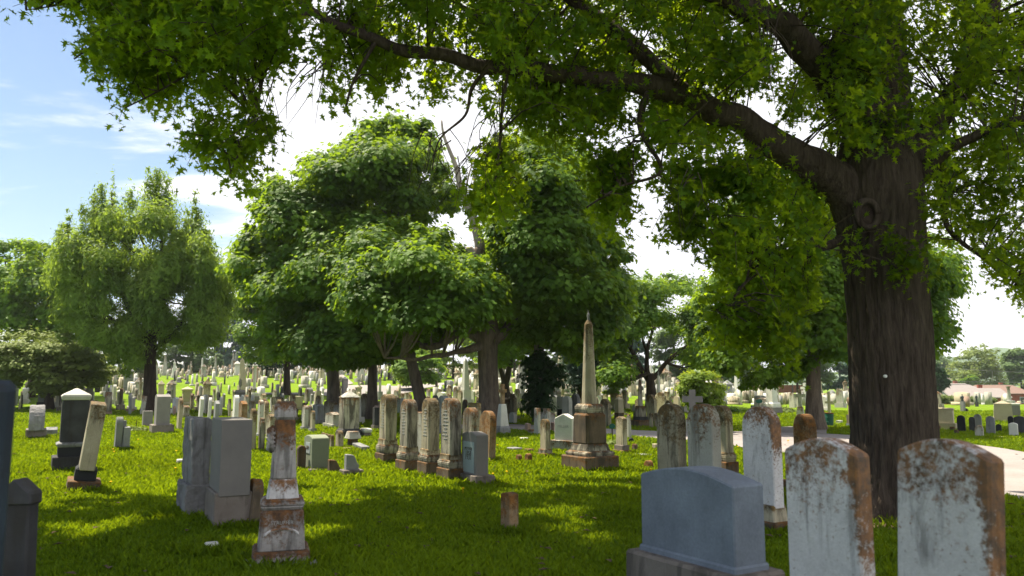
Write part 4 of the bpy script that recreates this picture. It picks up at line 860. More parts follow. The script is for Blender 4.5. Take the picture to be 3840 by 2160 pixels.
def tree(name, label, trunk, limbs, crown, leafmat='leaf_maple', barkmat='bark', tips=(), leaf=.22, shape=LEAF_CLUMP, base=None, thick=4, n_puffs=150, pr=1.0, per=200, flat=.7, D=None, group=None, twig=0, twigr=.03, up=.8, front=.6, cat='tree', bend=.2, branches=True, tb=0.0, down=None):
    """trunk: [(px, py, width px)...] bottom first"""
    px, py, _ = trunk[0]
    g0 = ground(px, py) if D is None else Vector((at(px, 1440, D).x, D, gz(at(px, 1440, D).x, D)))
    D = g0.y; TRUNKS.append((g0.x, g0.y)); PLACED.append((g0.x, g0.y, .9))
    root = empty(name, g0); tag(root, label, cat, group)
    g = G(); o = Vector(g0)
    pts = [at(a, b, D) for a, b, w in trunk]; pts[0] = Vector((g0.x, g0.y, g0.z-.15)); rad = [w/2*D/F for _, _, w in trunk]
    pts.insert(1, pts[0].lerp(pts[1], .0)+Vector((0, 0, .55))); rad.insert(1, rad[0]); rad[0] *= 1.45
    pts, rad = smooth_path(pts, rad, 4)
    g.tube([p-o for p in pts], rad, 16)
    g.build('trunk', barkmat, root, smooth=True)
    joints = [pts[-1]]
    if limbs:
        g = G()
        for L in limbs:
            P = [at(a, b, D+(q[0] if q else 0)) for a, b, w, *q in L]; rr = [w/2*D/F for a, b, w, *q in L]
            P, rr = smooth_path(P, rr, 5); P = [p+Vector((mnoise.noise(p*1.1), mnoise.noise(p*1.1+Vector((5, 5, 5))), mnoise.noise(p*1.1+Vector((9, 1, 4)))))*rr[0]*.7 for p in P]
            g.tube([p-o for p in P], rr, 8); joints += P[len(P)//3::2]
        g.build('limbs', barkmat, root, smooth=True)
    if crown:
        A = []; B = []; C = []
        for cr in crown:
            poly, n, dd = (cr+(0,))[:3] if len(cr) < 3 else cr
            cs = crown_points(poly, D+dd, thick, n, pr, per, flat, front=front); C.append(cs)
            p_, n_ = puffs(cs, pr, per, flat, up); A.append(p_); B.append(n_)
            if thick > 1.4:   # ragged outer sprigs
                Q = np.array(poly, float); m = int(n*.55); rg = []
                for _ in range(m):
                    i = rng.integers(len(Q)); a_, b_ = Q[i], Q[(i+1) % len(Q)]; q_ = a_+(b_-a_)*rng.random(); ctr = Q.mean(0)
                    q_ = q_+(q_-ctr)/max(1, np.linalg.norm(q_-ctr))*rng.uniform(-.9, .45)*F/D*pr*.5
                    rg.append(np.array(at(q_[0], q_[1], D+dd+rng.normal()*thick*.35)))
                p_, n_ = puffs(rg, pr*.42, per*.22, 1.0, up); A.append(p_); B.append(n_)
        C = np.concatenate(C)
        for tx, ty0, ty1, tw_ in tips:
            for k in range(9):
                f = k/8; p_, n_ = puffs([np.array(at(tx+rng.normal()*3, ty0+(ty1-ty0)*f, D+rng.normal()*.3))], tw_*D/F*(.22+.78*f), 16+per*.75*f, 2.4, .1); A.append(p_); B.append(n_)
        leaves('crown', np.concatenate(A)-np.array(g0), np.concatenate(B), leaf, shape, leafmat, root, bend, tintbias=tb, down=down)
        if branches:
            g = G(); J = joints
            for c in C[::3]:
                c = Vector(c); j = min(J, key=lambda q: (q-c).length+max(0, (q.z-c.z))*1.2)
                m = j.lerp(c, .5)+Vector((0, 0, -.12*(c-j).length*.5)); L = (c-j).length
                g.tube([j-o, m-o, c-o], [.02+.011*L, .015+.006*L, .012], 4)
            g.build('branches', barkmat, root)
    return root
# ---------------------------------------------------------------- the great tree in front
def near_tree():
    D = 9.9; b = at(3357, 1440, D); g0 = Vector((b.x, D, gz(b.x, D))); o = g0
    TRUNKS.append((g0.x, g0.y)); PLACED.append((g0.x, g0.y, 1.0))
    root = empty('shade_tree', g0); tag(root, 'huge old tree with ridged dark trunk at right, limbs spreading across the photo', 'tree')
    tr = [(3357, 2010, 340), (3357, 1850, 318), (3355, 1640, 306), (3343, 1400, 302), (3332, 1200, 298), (3315, 1000, 298), (3298, 850, 318), (3285, 740, 345), (3285, 640, 330), (3288, 520, 262), (3285, 380, 250), (3262, 200, 262), (3245, 0, 250), (3235, -250, 200), (3225, -600, 120), (3225, -900, 60)]
    P = [at(a, c, D) for a, c, w in tr]; rr = [w/2*D/F for _, _, w in tr]
    P[0] = Vector((P[0].x, D, g0.z-.2)); P, rr = smooth_path(P, rr, 14)
    n = 200; V = []
    for i, (p, r) in enumerate(zip(P, rr)):
        for k in range(n):
            a = 2*math.pi*k/n; c, s = math.cos(a), math.sin(a)
            q = Vector((c*r*11+2.2*mnoise.noise(Vector((c*2, s*2, p.z*.9)))+.5*mnoise.noise(Vector((c*9, s*9, p.z*5))), s*r*11, p.z*1.15))
            rid = 1-min(1, abs(mnoise.noise(q))*3.2)**.7*2
            rid2 = mnoise.noise(Vector((c*r*40, s*r*40, p.z*4)))
            big = mnoise.noise(Vector((c*1.4, s*1.4, p.z*.45)))
            root_f = max(0, 1-(p.z-g0.z)/.75)**2
            rad = r*(1+.045*big-.03+root_f*(.28+.22*math.cos(5*a+.7)))-.012*rid+.009*rid2
            V.append((p.x-o.x+rad*c, p.y-o.y+rad*s, p.z-o.z+.01*rid2))
    m = len(P); Fc = np.array([[i*n+k, i*n+(k+1) % n, (i+1)*n+(k+1) % n, (i+1)*n+k] for i in range(m-1) for k in range(n)])
    trk = link('trunk', mesh_from_np('trunk', np.array(V), Fc.ravel(), np.full(len(Fc), 4), 'bark_near', smooth=True), root)
    # healed branch scar and the small painted spot on the trunk
    def face_pt(px, py, off=0.0):
        # point on the camera side of the trunk
        d = at(px, py, D); i = min(range(len(P)), key=lambda j: abs(P[j].z-d.z)); r = rr[i]
        vx = at(px, py, D-r*.9); return vx
    c = face_pt(3250, 805); g = G()
    rx, rz_ = .125, .165
    g.tube([(c.x-o.x+rx*math.cos(t), c.y-o.y-.02, c.z-o.z+rz_*math.sin(t)) for t in [2*math.pi*k/24 for k in range(25)]], [.042]*25, 8)
    g.build('branch_scar', 'bark_near', root, smooth=True, rough=0)
    g = G(); g.lathe([(.10, -.02), (.10, .0), (.02, .005)], 16); sc = g.build('scar_heart', 'bark_dark', root); sc.location = (c.x-o.x, c.y-o.y+.0, c.z-o.z); sc.rotation_euler = (math.pi/2, 0, 0); sc.scale = (1.1, 1.45, 1)
    c = at(3322, 1411, D-rr[40]*.98-.035); g = G(); g.lathe([(.019, -.03), (.019, .0), (.006, .005)], 12); sp_ = g.build('metal_tag', 'paint_dot', root); sp_.location = c-o; sp_.rotation_euler = (math.pi/2, 0, 0)
    LB = [
     [(3270, 830, 9.9, 230), (3140, 700, 9.8, 170), (3000, 600, 9.6, 128), (2850, 500, 9.4, 112), (2700, 425, 9.2, 102), (2540, 345, 9.0, 94), (2350, 300, 8.9, 82), (2150, 285, 8.8, 76), (1900, 255, 8.7, 62), (1650, 200, 8.6, 52), (1400, 140, 8.5, 42), (1200, 50, 8.4, 32), (1030, -60, 8.3, 26), (800, -160, 8.2, 18)],
     [(2590, 370, 9.0, 76), (2450, 240, 9.2, 64), (2300, 110, 9.4, 56), (2150, 0, 9.6, 46), (1950, -150, 9.8, 34), (1700, -300, 10, 20)],
     [(3240, 440, 9.9, 180), (3080, 255, 9.7, 128), (2950, 115, 9.4, 106), (2800, 30, 9.1, 92), (2600, -60, 8.8, 72), (2300, -200, 8.4, 50), (1900, -400, 8, 28)],
     [(1950, 262, 8.7, 30), (1830, 105, 8.8, 24), (1703, 0, 8.9, 18), (1600, -100, 9, 12)],
     [(3330, 700, 9.9, 140), (3480, 500, 10.2, 104), (3610, 320, 10.4, 96), (3680, 100, 10.5, 90), (3740, -100, 10.6, 80), (3820, -400, 10.8, 50)],
     [(3380, 740, 9.9, 80), (3500, 600, 9.5, 55), (3640, 520, 9.2, 40), (3800, 450, 8.9, 30), (4000, 420, 8.6, 20)],
     [(3150, 900, 9.8, 44), (3080, 930, 9.4, 26), (2960, 950, 9.2, 18), (2800, 1060, 9.0, 12), (2700, 1200, 8.9, 7)],
     [(2860, 520, 9.4, 34), (2780, 650, 9.3, 22), (2640, 720, 9.2, 15), (2560, 860, 9.1, 9)],
     [(2440, 330, 8.9, 26), (2400, 480, 8.8, 20), (2480, 640, 8.8, 14), (2330, 700, 8.8, 9), (2200, 780, 8.8, 6)],
     [(1840, 250, 8.7, 20), (1770, 330, 8.6, 15), (1745, 430, 8.6, 11), (1650, 520, 8.6, 7), (1620, 640, 8.6, 4)],
     [(1900, 280, 8.7, 16), (1880, 470, 8.6, 12), (1870, 600, 8.6, 8), (1850, 740, 8.6, 4)],
     [(1420, 140, 8.5, 18), (1330, 300, 8.4, 12), (1290, 430, 8.4, 6)],
     [(1180, 40, 8.4, 24), (980, 120, 8.2, 18), (800, 220, 8.0, 13), (620, 330, 7.9, 8), (470, 410, 7.8, 5)],
     [(1080, -20, 8.4, 24), (1010, 200, 8.0, 16), (960, 420, 7.8, 12), (900, 560, 7.7, 9), (860, 650, 7.6, 5)],
     [(900, -100, 8.2, 22), (650, 20, 8.0, 16), (420, 120, 7.9, 10), (280, 220, 7.8, 6)],
     [(700, -150, 8.0, 18), (450, -40, 7.8, 12), (250, 10, 7.7, 7), (100, 40, 7.6, 4)],
     [(3480, 520, 10.2, 40), (3530, 700, 9.9, 28), (3560, 860, 9.7, 20), (3700, 980, 9.5, 12), (3800, 1080, 9.4, 7)],
     [(3240, -100, 9.9, 130), (2700, -500, 8.5, 90), (2000, -900, 7, 60), (1200, -1400, 5.5, 30)],  # unseen limbs overhead, this and the next, added to carry the shading leaves
     [(3240, -50, 9.9, 120), (3000, -400, 11.5, 90), (2600, -500, 13, 60), (2000, -480, 14.5, 40), (1300, -420, 15, 20)]]
    pts = []; g = G(); THK = []
    for L in LB:
        Pp = [at(a, b_, d) for a, b_, d, w in L]; r_ = [w/2*d/F for a, b_, d, w in L]
        Pp, r_ = smooth_path(Pp, r_, 7)
        Pp = [p+Vector((mnoise.noise(p*1.7), mnoise.noise(p*1.7+Vector((5, 5, 5))), mnoise.noise(p*1.7+Vector((9, 1, 4)))))*max(.02, r_[0]*.25) for p in Pp]
        rb = [r*(1+.12*mnoise.noise(p*5)) for p, r in zip(Pp, r_)]
        g.tube([p-o for p in Pp], rb, 14); pts += Pp[8:]; THK += [(p, r) for p, r in zip(Pp, r_) if r > .055 and p.y > 5]
    g.build('limbs', 'bark_near', root, smooth=True)
    tw = G(); g = tw; rx_ = random.Random(5)
    for (x0, y0, x1, y1, k) in ((1745, 430, 1180, 560, 0), (1640, 500, 1640, 700, 9), (1770, 560, 1700, 780, 7), (1870, 400, 1830, 620, 12), (1200, 230, 1120, 420, 10), (1000, 200, 960, 560, 12), (2900, 80, 2930, 330, 14), (2560, 640, 2500, 900, 6)):
        for _ in range(k):
            a = at(x0+rx_.uniform(-60, 60), y0+rx_.uniform(-30, 30), 8.5+rx_.uniform(-.2, .2)); b_ = at(x1+rx_.uniform(-110, 110), y1+rx_.uniform(-90, 60), 8.5+rx_.uniform(-.3, .3))
            m = a.lerp(b_, .5)+Vector((rx_.uniform(-.1, .1), rx_.uniform(-.1, .1), rx_.uniform(0, .12))); Q, q = smooth_path([a, m, b_], [.008, .005, .002], 4); g.tube([p-o for p in Q], q, 4)
    regs = [  # outline, sprays, depth, spread, lime
      ([(60, -90), (70, 40), (140, 75), (260, 40), (380, 85), (520, 60), (700, 100), (700, -90)], 60, 7.8, .7),
      ([(360, -90), (380, 110), (310, 200), (240, 235), (330, 290), (430, 350), (390, 400), (365, 470), (480, 455), (600, 440), (700, 400), (1000, 420), (1080, 240), (1140, 200), (1180, -90)], 300, 8.0, 1.2),
      ([(640, 500), (700, 440), (800, 400), (1080, 380), (1130, 430), (1050, 480), (1030, 540), (990, 620), (900, 700), (790, 725), (870, 640), (740, 655), (720, 590), (640, 530)], 34, 7.8, .5),
      ([(1150, -90), (1160, 190), (1200, 290), (1215, 500), (1290, 440), (1350, 340), (1470, 420), (1530, 280), (1560, 400), (1620, 400), (1700, 360), (1800, 340), (2700, 420), (2900, 330), (2900, -90)], 560, 8.9, 1.3),
      ([(1700, 360), (1740, 440), (1800, 480), (1900, 480), (2050, 540), (2200, 560), (2420, 560), (2600, 620), (2900, 560), (2860, 480), (2500, 330), (1800, 300)], 200, 8.8, .8),
      ([(1790, 600), (1900, 560), (1970, 650), (1960, 760), (1850, 850), (1780, 830), (1750, 740)], 46, 8.7, .4),
      ([(2180, 560), (2420, 600), (2440, 640), (2380, 780), (2400, 860), (2385, 930), (2300, 860), (2230, 870), (2190, 740)], 60, 9.0, .5),
      ([(2450, 650), (2600, 620), (2860, 600), (2960, 640), (2900, 760), (2660, 800), (2640, 870), (2530, 960), (2480, 860), (2520, 780), (2430, 720)], 115, 9.1, .5),
      ([(2860, 620), (3000, 680), (3140, 800), (3160, 1000), (3100, 1180), (2900, 1180), (2700, 1140), (2640, 1000), (2660, 850), (2780, 760)], 170, 9.3, .7),
      ([(2640, 1150), (2900, 1120), (3080, 1180), (3100, 1270), (2960, 1350), (2870, 1380), (2830, 1300), (2700, 1350), (2680, 1250), (2600, 1200)], 62, 9.1, .5),
      ([(2900, -90), (2880, 60), (3010, 200), (2900, 330), (2900, 480), (3080, 560), (3160, 640), (3450, 700), (3440, 200), (3400, -90)], 260, 9.6, 1.0),
      ([(3120, 880), (3420, 890), (3440, 960), (3300, 960), (3120, 1000)], 10, 9.15, .15),
      ([(3330, 960), (3450, 960), (3460, 1010), (3350, 1020)], 6, 9.2, .1),
      ([(3400, -90), (3400, 300), (3440, 800), (3480, 900), (3520, 960), (3640, 990), (3700, 1080), (3790, 1080), (3800, 1180), (3960, 1200), (4400, 1050), (4400, -90)], 620, 9.9, 1.3)]
    LP = []; LN = []; UP = []; UN = []
    thick = [(proj(p), p.y, r*F/p.y) for p, r in THK]; TX = np.array([t[0] for t in thick]); TD = np.array([t[1] for t in thick]); TR = np.array([t[2] for t in thick])
    PT = np.array([tuple(p) for p in pts])
    def spray(c, over=False):
        c = Vector(c); d = PT-np.array(c); i = int(np.argmin((d**2).sum(1))); j = Vector(PT[i])
        dirv = (c-j); dirv = dirv.normalized() if dirv.length > .05 else Vector((0, 0, -1))
        dirv = (dirv*.5+Vector((rng.normal()*.55, rng.normal()*.55, -.45+rng.normal()*.35))).normalized()
        L = rng.uniform(.3, .7); n = int(rng.integers(34, 58)*L/.5)
        t = rng.random(n)
        pos = np.array(c)[None]+np.array(dirv)[None]*(t-.5)[:, None]*L+np.array([0, 0, -.25])*((t**2)*L*.6)[:, None]+rng.normal(size=(n, 3))*.075
        (UP if over else LP).append(pos); (UN if over else LN).append(rng.normal(size=(n, 3))*.75+np.array([0, 0, .75]))
        a = c-dirv*L*.5; e = c+dirv*L*.5+Vector((0, 0, -.12*L))
        tw.tube([a-o, c-o, e-o], [.006, .004, .002], 4)
        if rng.random() < .45 and (a-j).length < 2.5:
            m = j.lerp(a, .5)+Vector((0, 0, .06)); tw.tube([j-o, m-o, a-o], [.012, .009, .006], 4)
    for poly, n, d, s in regs:
        n = int(n*DENS)
        A = np.array(poly, float); x0, y0 = A.min(0); x1, y1 = A.max(0); k = 0; tr_ = 0
        while k < n and tr_ < n*60:
            tr_ += 1
            x, y = rng.uniform(x0, x1), rng.uniform(y0, y1)
            if not inpoly_np(np.array([x, x, x-45, x+45] if n > 20 else [x]), np.array([y, y+75, y+30, y+30] if n > 20 else [y]), A).all(): continue
            if (x-2930)**2+((y-165)*.8)**2 < 75**2 and d > 8.5: continue
            c = at(x, y, d+rng.normal()*s*.6)
            if any(c.z > h+.9 and ((c.x+.45*(c.z-h))-a)**2+((c.y-.36*(c.z-h))-b_)**2 < r**2 for a, b_, h, r in ((3.2, 9.1, 2.6, .95 if c.y > 9.7 else .5), (-.2, 8.7, 4.3, .6), (2.2, 9.0, 4.6, .3))): continue
            if mnoise.noise(c*1.7) < -.02: continue
            dd = np.hypot(TX[:, 0]-x, TX[:, 1]-y)-TR; ii = int(np.argmin(dd))
            if dd[ii] < 75 and c.y < TD[ii]+.55 and rng.random() < (.35 if x > 3060 else .9): c = at(x, y, TD[ii]+rng.uniform(.6, 1.8))
            if 3030 < x < 3500 and 560 < y < 1400 and n > 20 and c.y < D+.9 and rng.random() < .95: c = at(x, y, D+rng.uniform(1.0, 2.2))
            spray(c); k += 1
    k = 0  # sprays added above the view; gaps left where sun should reach
    while k < NOVER:
        v = unit(1)[0]*rng.random()**(1/2.2); c = Vector((-1.8+v[0]*10.5, 10.2+v[1]*8, 9.8+v[2]*3.4))
        if c.y > 1.5:
            px, py = proj(c)
            if py > -90 and -200 < px < 4040: continue
        if any(((c.x+.45*(c.z-h))-a)**2+((c.y-.36*(c.z-h))-b_)**2 < r**2 for a, b_, h, r in ((3.2, 9.1, 2.6, 1.4), (-.2, 8.7, 4.3, .9), (2.2, 9.0, 4.6, .7), (.9, 8.3, 0, .5), (-2.6, 11.2, 0, .8), (.6, 10.2, 0, .6))): continue
        if mnoise.noise(Vector((c.x+.45*c.z, c.y-.36*c.z, 1.7))*.62+Vector((OVS, 0, 0))) < (-.33 if c.y-.36*c.z > 7.6 else -9): continue
        spray(c, True); k += 1
    leaves('crown', np.concatenate(LP)-np.array(o), np.concatenate(LN), .086, LEAF_LOBED, 'leaf_near', root, .15, tintbias=.06, down=np.array([0, 0, -.5]))
    leaves('unseen_shade_crown', np.concatenate(UP)-np.array(o), np.concatenate(UN), .21, LEAF_CLUMP, 'leaf_near', root, .15)  # unseen part of the crown, added and carved to shade the foreground
    tw.build('twigs', 'bark_near', root)
DENS = .88; NOVER = 4200; OVS = 0.0
near_tree()

# ---------------------------------------------------------------- trees of the middle distance
tree('feathery_tree', 'tall feathery upswept tree with several pointed tops, on the left', [(560, 1545, 58), (562, 1440, 44), (565, 1330, 38), (575, 1240, 34)],
     [[(570, 1300, 26), (600, 1150, 20), (610, 950, 14), (590, 760, 6)], [(572, 1320, 24), (500, 1200, 18), (430, 1000, 12), (415, 720, 5)], [(575, 1310, 20), (680, 1220, 16), (740, 1000, 9), (740, 800, 4)], [(570, 1280, 18), (400, 1180, 12), (290, 1000, 7), (250, 850, 4)], [(600, 1160, 14), (560, 980, 10), (500, 820, 6)]],
     [([(422, 790), (352, 860), (330, 930), (300, 1000), (350, 1250), (470, 1420), (600, 1350), (480, 1200), (470, 950), (490, 860)], 75), ([(560, 800), (500, 860), (470, 950), (480, 1200), (600, 1330), (700, 1300), (720, 1000), (690, 900), (651, 860), (620, 810)], 100),
      ([(256, 950), (205, 1010), (176, 1098), (246, 1233), (352, 1321), (420, 1330), (340, 1100), (300, 900)], 60), ([(733, 910), (698, 940), (690, 1040), (680, 1300), (762, 1333), (821, 1292), (850, 1157), (844, 1057), (792, 1010), (770, 860)], 75)],
     'leaf_feather', 'bark_dark', leaf=.24, shape=LEAF_THIN, thick=3.2, pr=.75, per=420, flat=1.7, up=.1, tb=.1, down=np.array([0, 0, .9]), tips=((422, 645, 900, 66), (380, 700, 940, 56), (350, 740, 960, 50), (560, 645, 900, 66), (622, 665, 900, 56), (590, 655, 880, 50), (733, 735, 1000, 52), (700, 810, 1000, 44), (252, 800, 1050, 54), (225, 860, 1060, 40), (310, 780, 1000, 50), (490, 720, 900, 50), (845, 1030, 1180, 46), (790, 930, 1100, 50)))
tree('spreading_tree', 'low wide pale-green tree with drooping layered branches at far left', [(182, 1535, 34), (186, 1480, 24), (190, 1440, 22)],
     [[(188, 1460, 16), (120, 1400, 10), (40, 1360, 6)], [(190, 1450, 16), (260, 1400, 10), (330, 1380, 5)]],
     [([(-60, 1275), (100, 1265), (230, 1270), (300, 1300), (380, 1330), (420, 1400), (400, 1440), (300, 1450), (250, 1490), (130, 1475), (60, 1430), (-60, 1440)], 130)],
     'leaf_shrub', 'bark_dark', leaf=.18, shape=LEAF_SIMPLE, thick=3.0, pr=.95, per=330, flat=.38, up=.9, tb=.2)
tree('background_tree', 'broad sunlit tree behind the low spreading one at the left edge', [(120, 1480, 30), (130, 1350, 28), (140, 1250, 24)],
     [[(140, 1280, 20), (200, 1150, 12), (240, 1000, 6)], [(140, 1270, 18), (60, 1120, 10), (20, 980, 5)], [(150, 1200, 14), (300, 1120, 8)]],
     [([(-80, 930), (30, 930), (110, 915), (200, 950), (240, 910), (330, 1000), (380, 1200), (350, 1330), (200, 1360), (-80, 1340)], 170)], 'leaf_maple', 'bark_dark', leaf=.24, D=62, thick=5, pr=1.1, per=300, flat=.85, up=.4, tb=.15)
tree('maple_tree', 'tallest domed maple with wide dark trunk, left of centre', [(1252, 1560, 60), (1250, 1450, 46), (1246, 1330, 42), (1250, 1200, 36)],
     [[(1250, 1250, 26), (1300, 1000, 16), (1330, 750, 8)], [(1250, 1240, 24), (1180, 1000, 14), (1120, 800, 7)], [(1260, 1200, 20), (1440, 950, 12), (1500, 650, 6)]],
     [([(1491, 470), (1342, 492), (1282, 596), (1103, 641), (984, 730), (969, 820), (894, 954), (880, 1020), (1000, 1080), (1100, 1230), (1260, 1300), (1500, 1250), (1650, 1000), (1690, 820), (1670, 715), (1640, 600), (1580, 492)], 330)], leaf=.22, thick=6, pr=1.15, per=430, flat=.8, up=.5)
tree('maple_tree', 'dense low-crowned maple on a thin dark trunk, left edge of the central group', [(1076, 1500, 30), (1076, 1400, 23), (1078, 1280, 20)], [[(1078, 1320, 16), (1000, 1180, 9), (940, 1060, 5)]],
     [([(880, 1000), (960, 960), (1060, 1040), (1200, 1100), (1230, 1330), (1050, 1370), (940, 1345), (885, 1260), (870, 1130)], 110)], 'leaf_maple', 'bark_dark', leaf=.24, thick=5, pr=1.2, per=360, D=66, flat=.8, up=.5)
tree('maple_tree', 'dark green maple on a straight dark trunk between wide and leaning trunks', [(1396, 1575, 50), (1396, 1460, 36), (1398, 1340, 32), (1400, 1250, 26)], [[(1398, 1300, 20), (1330, 1150, 12)], [(1400, 1290, 20), (1480, 1120, 12)]],
     [([(930, 1090), (1060, 980), (1250, 920), (1460, 900), (1560, 1060), (1530, 1290), (1450, 1350), (1330, 1370), (1200, 1380), (1040, 1330)], 200)], leaf=.20, thick=4, pr=1.0, per=400, flat=.8, up=.5)
tree('maple_tree', 'maple with a thick leaning trunk left of the dead-topped one', [(1584, 1585, 58), (1572, 1480, 44), (1556, 1410, 42), (1540, 1340, 38), (1532, 1260, 32)], [[(1540, 1330, 26), (1480, 1180, 14), (1440, 1020, 8)], [(1535, 1290, 22), (1620, 1180, 12)]],
     [([(1330, 900), (1440, 850), (1560, 850), (1690, 900), (1780, 1000), (1760, 1180), (1650, 1260), (1500, 1320), (1360, 1300), (1260, 1180), (1260, 1020)], 150)], leaf=.18, thick=3, pr=.85, per=400, flat=.8, up=.5)
tree('dead_topped_maple', 'big maple with a bare dead top and thick grey forked trunk, centre', [(1838, 1595, 100), (1834, 1480, 76), (1830, 1380, 72), (1828, 1300, 76), (1830, 1240, 90), (1834, 1200, 60), (1820, 1060, 56), (1796, 990, 50), (1800, 930, 40)],
     [[(1820, 1270, 50), (1740, 1250, 34), (1640, 1300, 28), (1560, 1270, 24), (1470, 1200, 18), (1400, 1090, 14), (1385, 1050, 8)], [(1830, 1290, 40, 0), (1700, 1320, 20, -1), (1600, 1340, 16, -1.5), (1450, 1345, 8, -2)],
      [(1845, 1290, 50), (1900, 1230, 34), (1960, 1170, 28), (2080, 1130, 20), (2160, 1080, 14), (2250, 1030, 8)], [(1835, 1180, 40), (1900, 1050, 28), (1960, 960, 18), (2010, 800, 10)]],
     [([(1870, 620), (1960, 580), (2080, 620), (2200, 700), (2230, 850), (2300, 920), (2330, 980), (2310, 1080), (2200, 1160), (2020, 1170), (1900, 1120), (1850, 950), (1840, 760)], 170),
      ([(1320, 1020), (1400, 960), (1560, 930), (1740, 960), (1830, 1040), (1900, 1120), (1880, 1200), (1740, 1240), (1560, 1260), (1400, 1250), (1290, 1180)], 120, -1.5)], leaf=.18, thick=3.2, pr=.85, per=400, flat=.8, up=.5)
DT = [o for o in scene.objects if o.name == 'dead_topped_maple'][0]
g = G(); D_ = DT.location.y
for L in ([(1800, 940, 40), (1770, 800, 34), (1745, 760, 30), (1700, 600, 16), (1670, 520, 12), (1655, 450, 6)], [(1770, 800, 20), (1782, 700, 14), (1776, 640, 6)], [(1750, 700, 8), (1770, 620, 5), (1810, 580, 3)], [(1800, 980, 34), (1760, 935, 30), (1755, 925, 18)], [(2060, 1130, 14), (2070, 1050, 10), (2060, 960, 7), (2068, 930, 4)], [(2140, 1095, 12), (2230, 1060, 8), (2260, 990, 4)]):
    Pq, rq = smooth_path([at(a, b, D_) for a, b, w in L], [w/2*D_/F for a, b, w in L], 4)
    Pq = [p+Vector((mnoise.noise(p), 0, mnoise.noise(p+Vector((4, 4, 4)))))*.12 for p in Pq]; g.tube([p-DT.location for p in Pq], rq, 8)
dl = g.build('dead_limbs', 'bark_dead', DT, smooth=True); dl['label'] = 'bare weathered dead limbs'
tree('forked_tree', 'dark forked trunk just right of the dead-topped maple', [(1900, 1512, 40), (1897, 1470, 30), (1895, 1440, 28)], [[(1895, 1450, 22), (1875, 1370, 14), (1862, 1290, 9)], [(1897, 1450, 24), (1915, 1350, 18), (1925, 1240, 10)]],
     [([(1780, 1200), (1900, 1150), (2000, 1180), (2040, 1290), (1980, 1350), (1860, 1370), (1770, 1320)], 60)], 'leaf_maple', 'bark_dark', leaf=.3, thick=4, pr=1.2, per=180)
tree('ivy_clad_tree', 'tall dark tree with an ivy-clad trunk left of the obelisk', [(2028, 1585, 56), (2026, 1450, 44), (2022, 1330, 38), (2018, 1230, 34), (2010, 1000, 24)], [[(2015, 1230, 20), (2080, 1050, 12), (2130, 800, 6)], [(2015, 1150, 18), (1960, 900, 10), (1930, 700, 6)]],
     [([(1880, 560), (2000, 520), (2130, 520), (2220, 650), (2240, 850), (2250, 1000), (2340, 1080), (2320, 1200), (2280, 1330), (2180, 1360), (2100, 1300), (1960, 1280), (1880, 1180), (1850, 900), (1860, 700)], 230)], leaf=.20, thick=4.5, pr=1.0, per=400, flat=.8, up=.5)
IV = [o for o in scene.objects if o.name == 'ivy_clad_tree'][0]; o3 = np.array(IV.location)
cs = [at(2025+rng.normal()*26, rng.uniform(1330, 1560), IV.location.y-.25+rng.normal()*.3) for _ in range(46)]
cs += [at(rng.uniform(2050, 2110), rng.uniform(1380, 1450), IV.location.y+rng.normal()*.4) for _ in range(14)]
p_, n_ = puffs([np.array(c) for c in cs], .38, 70, 1.0, .3); leaves('ivy', p_-o3, n_, .16, LEAF_CLUMP, 'leaf_dark', IV)
tree('conifer_tree', 'narrow dark conifer immediately left of the obelisk shaft', [(2176, 1530, 26), (2176, 1400, 20), (2178, 1200, 10)], [],
     [([(2150, 1150), (2200, 1140), (2240, 1300), (2250, 1430), (2200, 1470), (2150, 1460), (2125, 1400), (2130, 1280)], 70)], 'leaf_blue', 'bark_dark', leaf=.26, shape=LEAF_THIN, thick=1.8, pr=.8, per=220, flat=.8)
tree('vase_shaped_tree', 'vase-shaped tree with dark spreading limbs right of the obelisk', [(2446, 1530, 46), (2440, 1450, 34), (2436, 1400, 30)],
     [[(2438, 1430, 22), (2380, 1340, 16), (2350, 1250, 10), (2345, 1150, 5)], [(2436, 1420, 20), (2425, 1330, 15), (2450, 1200, 9), (2455, 1080, 4)], [(2440, 1430, 22), (2500, 1360, 16), (2590, 1280, 10), (2630, 1220, 6)], [(2430, 1330, 12), (2400, 1230, 7), (2390, 1120, 4)]],
     [([(2260, 1120), (2330, 1055), (2420, 1030), (2540, 1040), (2610, 1090), (2660, 1180), (2670, 1300), (2600, 1290), (2500, 1230), (2400, 1260), (2350, 1290), (2270, 1290), (2240, 1200)], 105), ([(2230, 1250), (2330, 1290), (2380, 1400), (2300, 1480), (2240, 1440)], 30), ([(2540, 1330), (2640, 1290), (2700, 1330), (2680, 1400), (2580, 1380)], 22)],
     'leaf_maple', 'bark_dark', leaf=.18, thick=5, pr=.95, per=300, flat=.8, up=.5)
tree('yellow_shrub', 'rounded yellow-green shrub behind the large white cross', [(2632, 1553, 14), (2632, 1520, 10)], [], [([(2530, 1480), (2560, 1410), (2625, 1388), (2685, 1410), (2712, 1470), (2700, 1520), (2590, 1535), (2535, 1520)], 100)], 'leaf_lime', 'bark_dark', leaf=.14, shape=LEAF_SIMPLE, thick=1.0, pr=.38, per=130, cat='shrub')
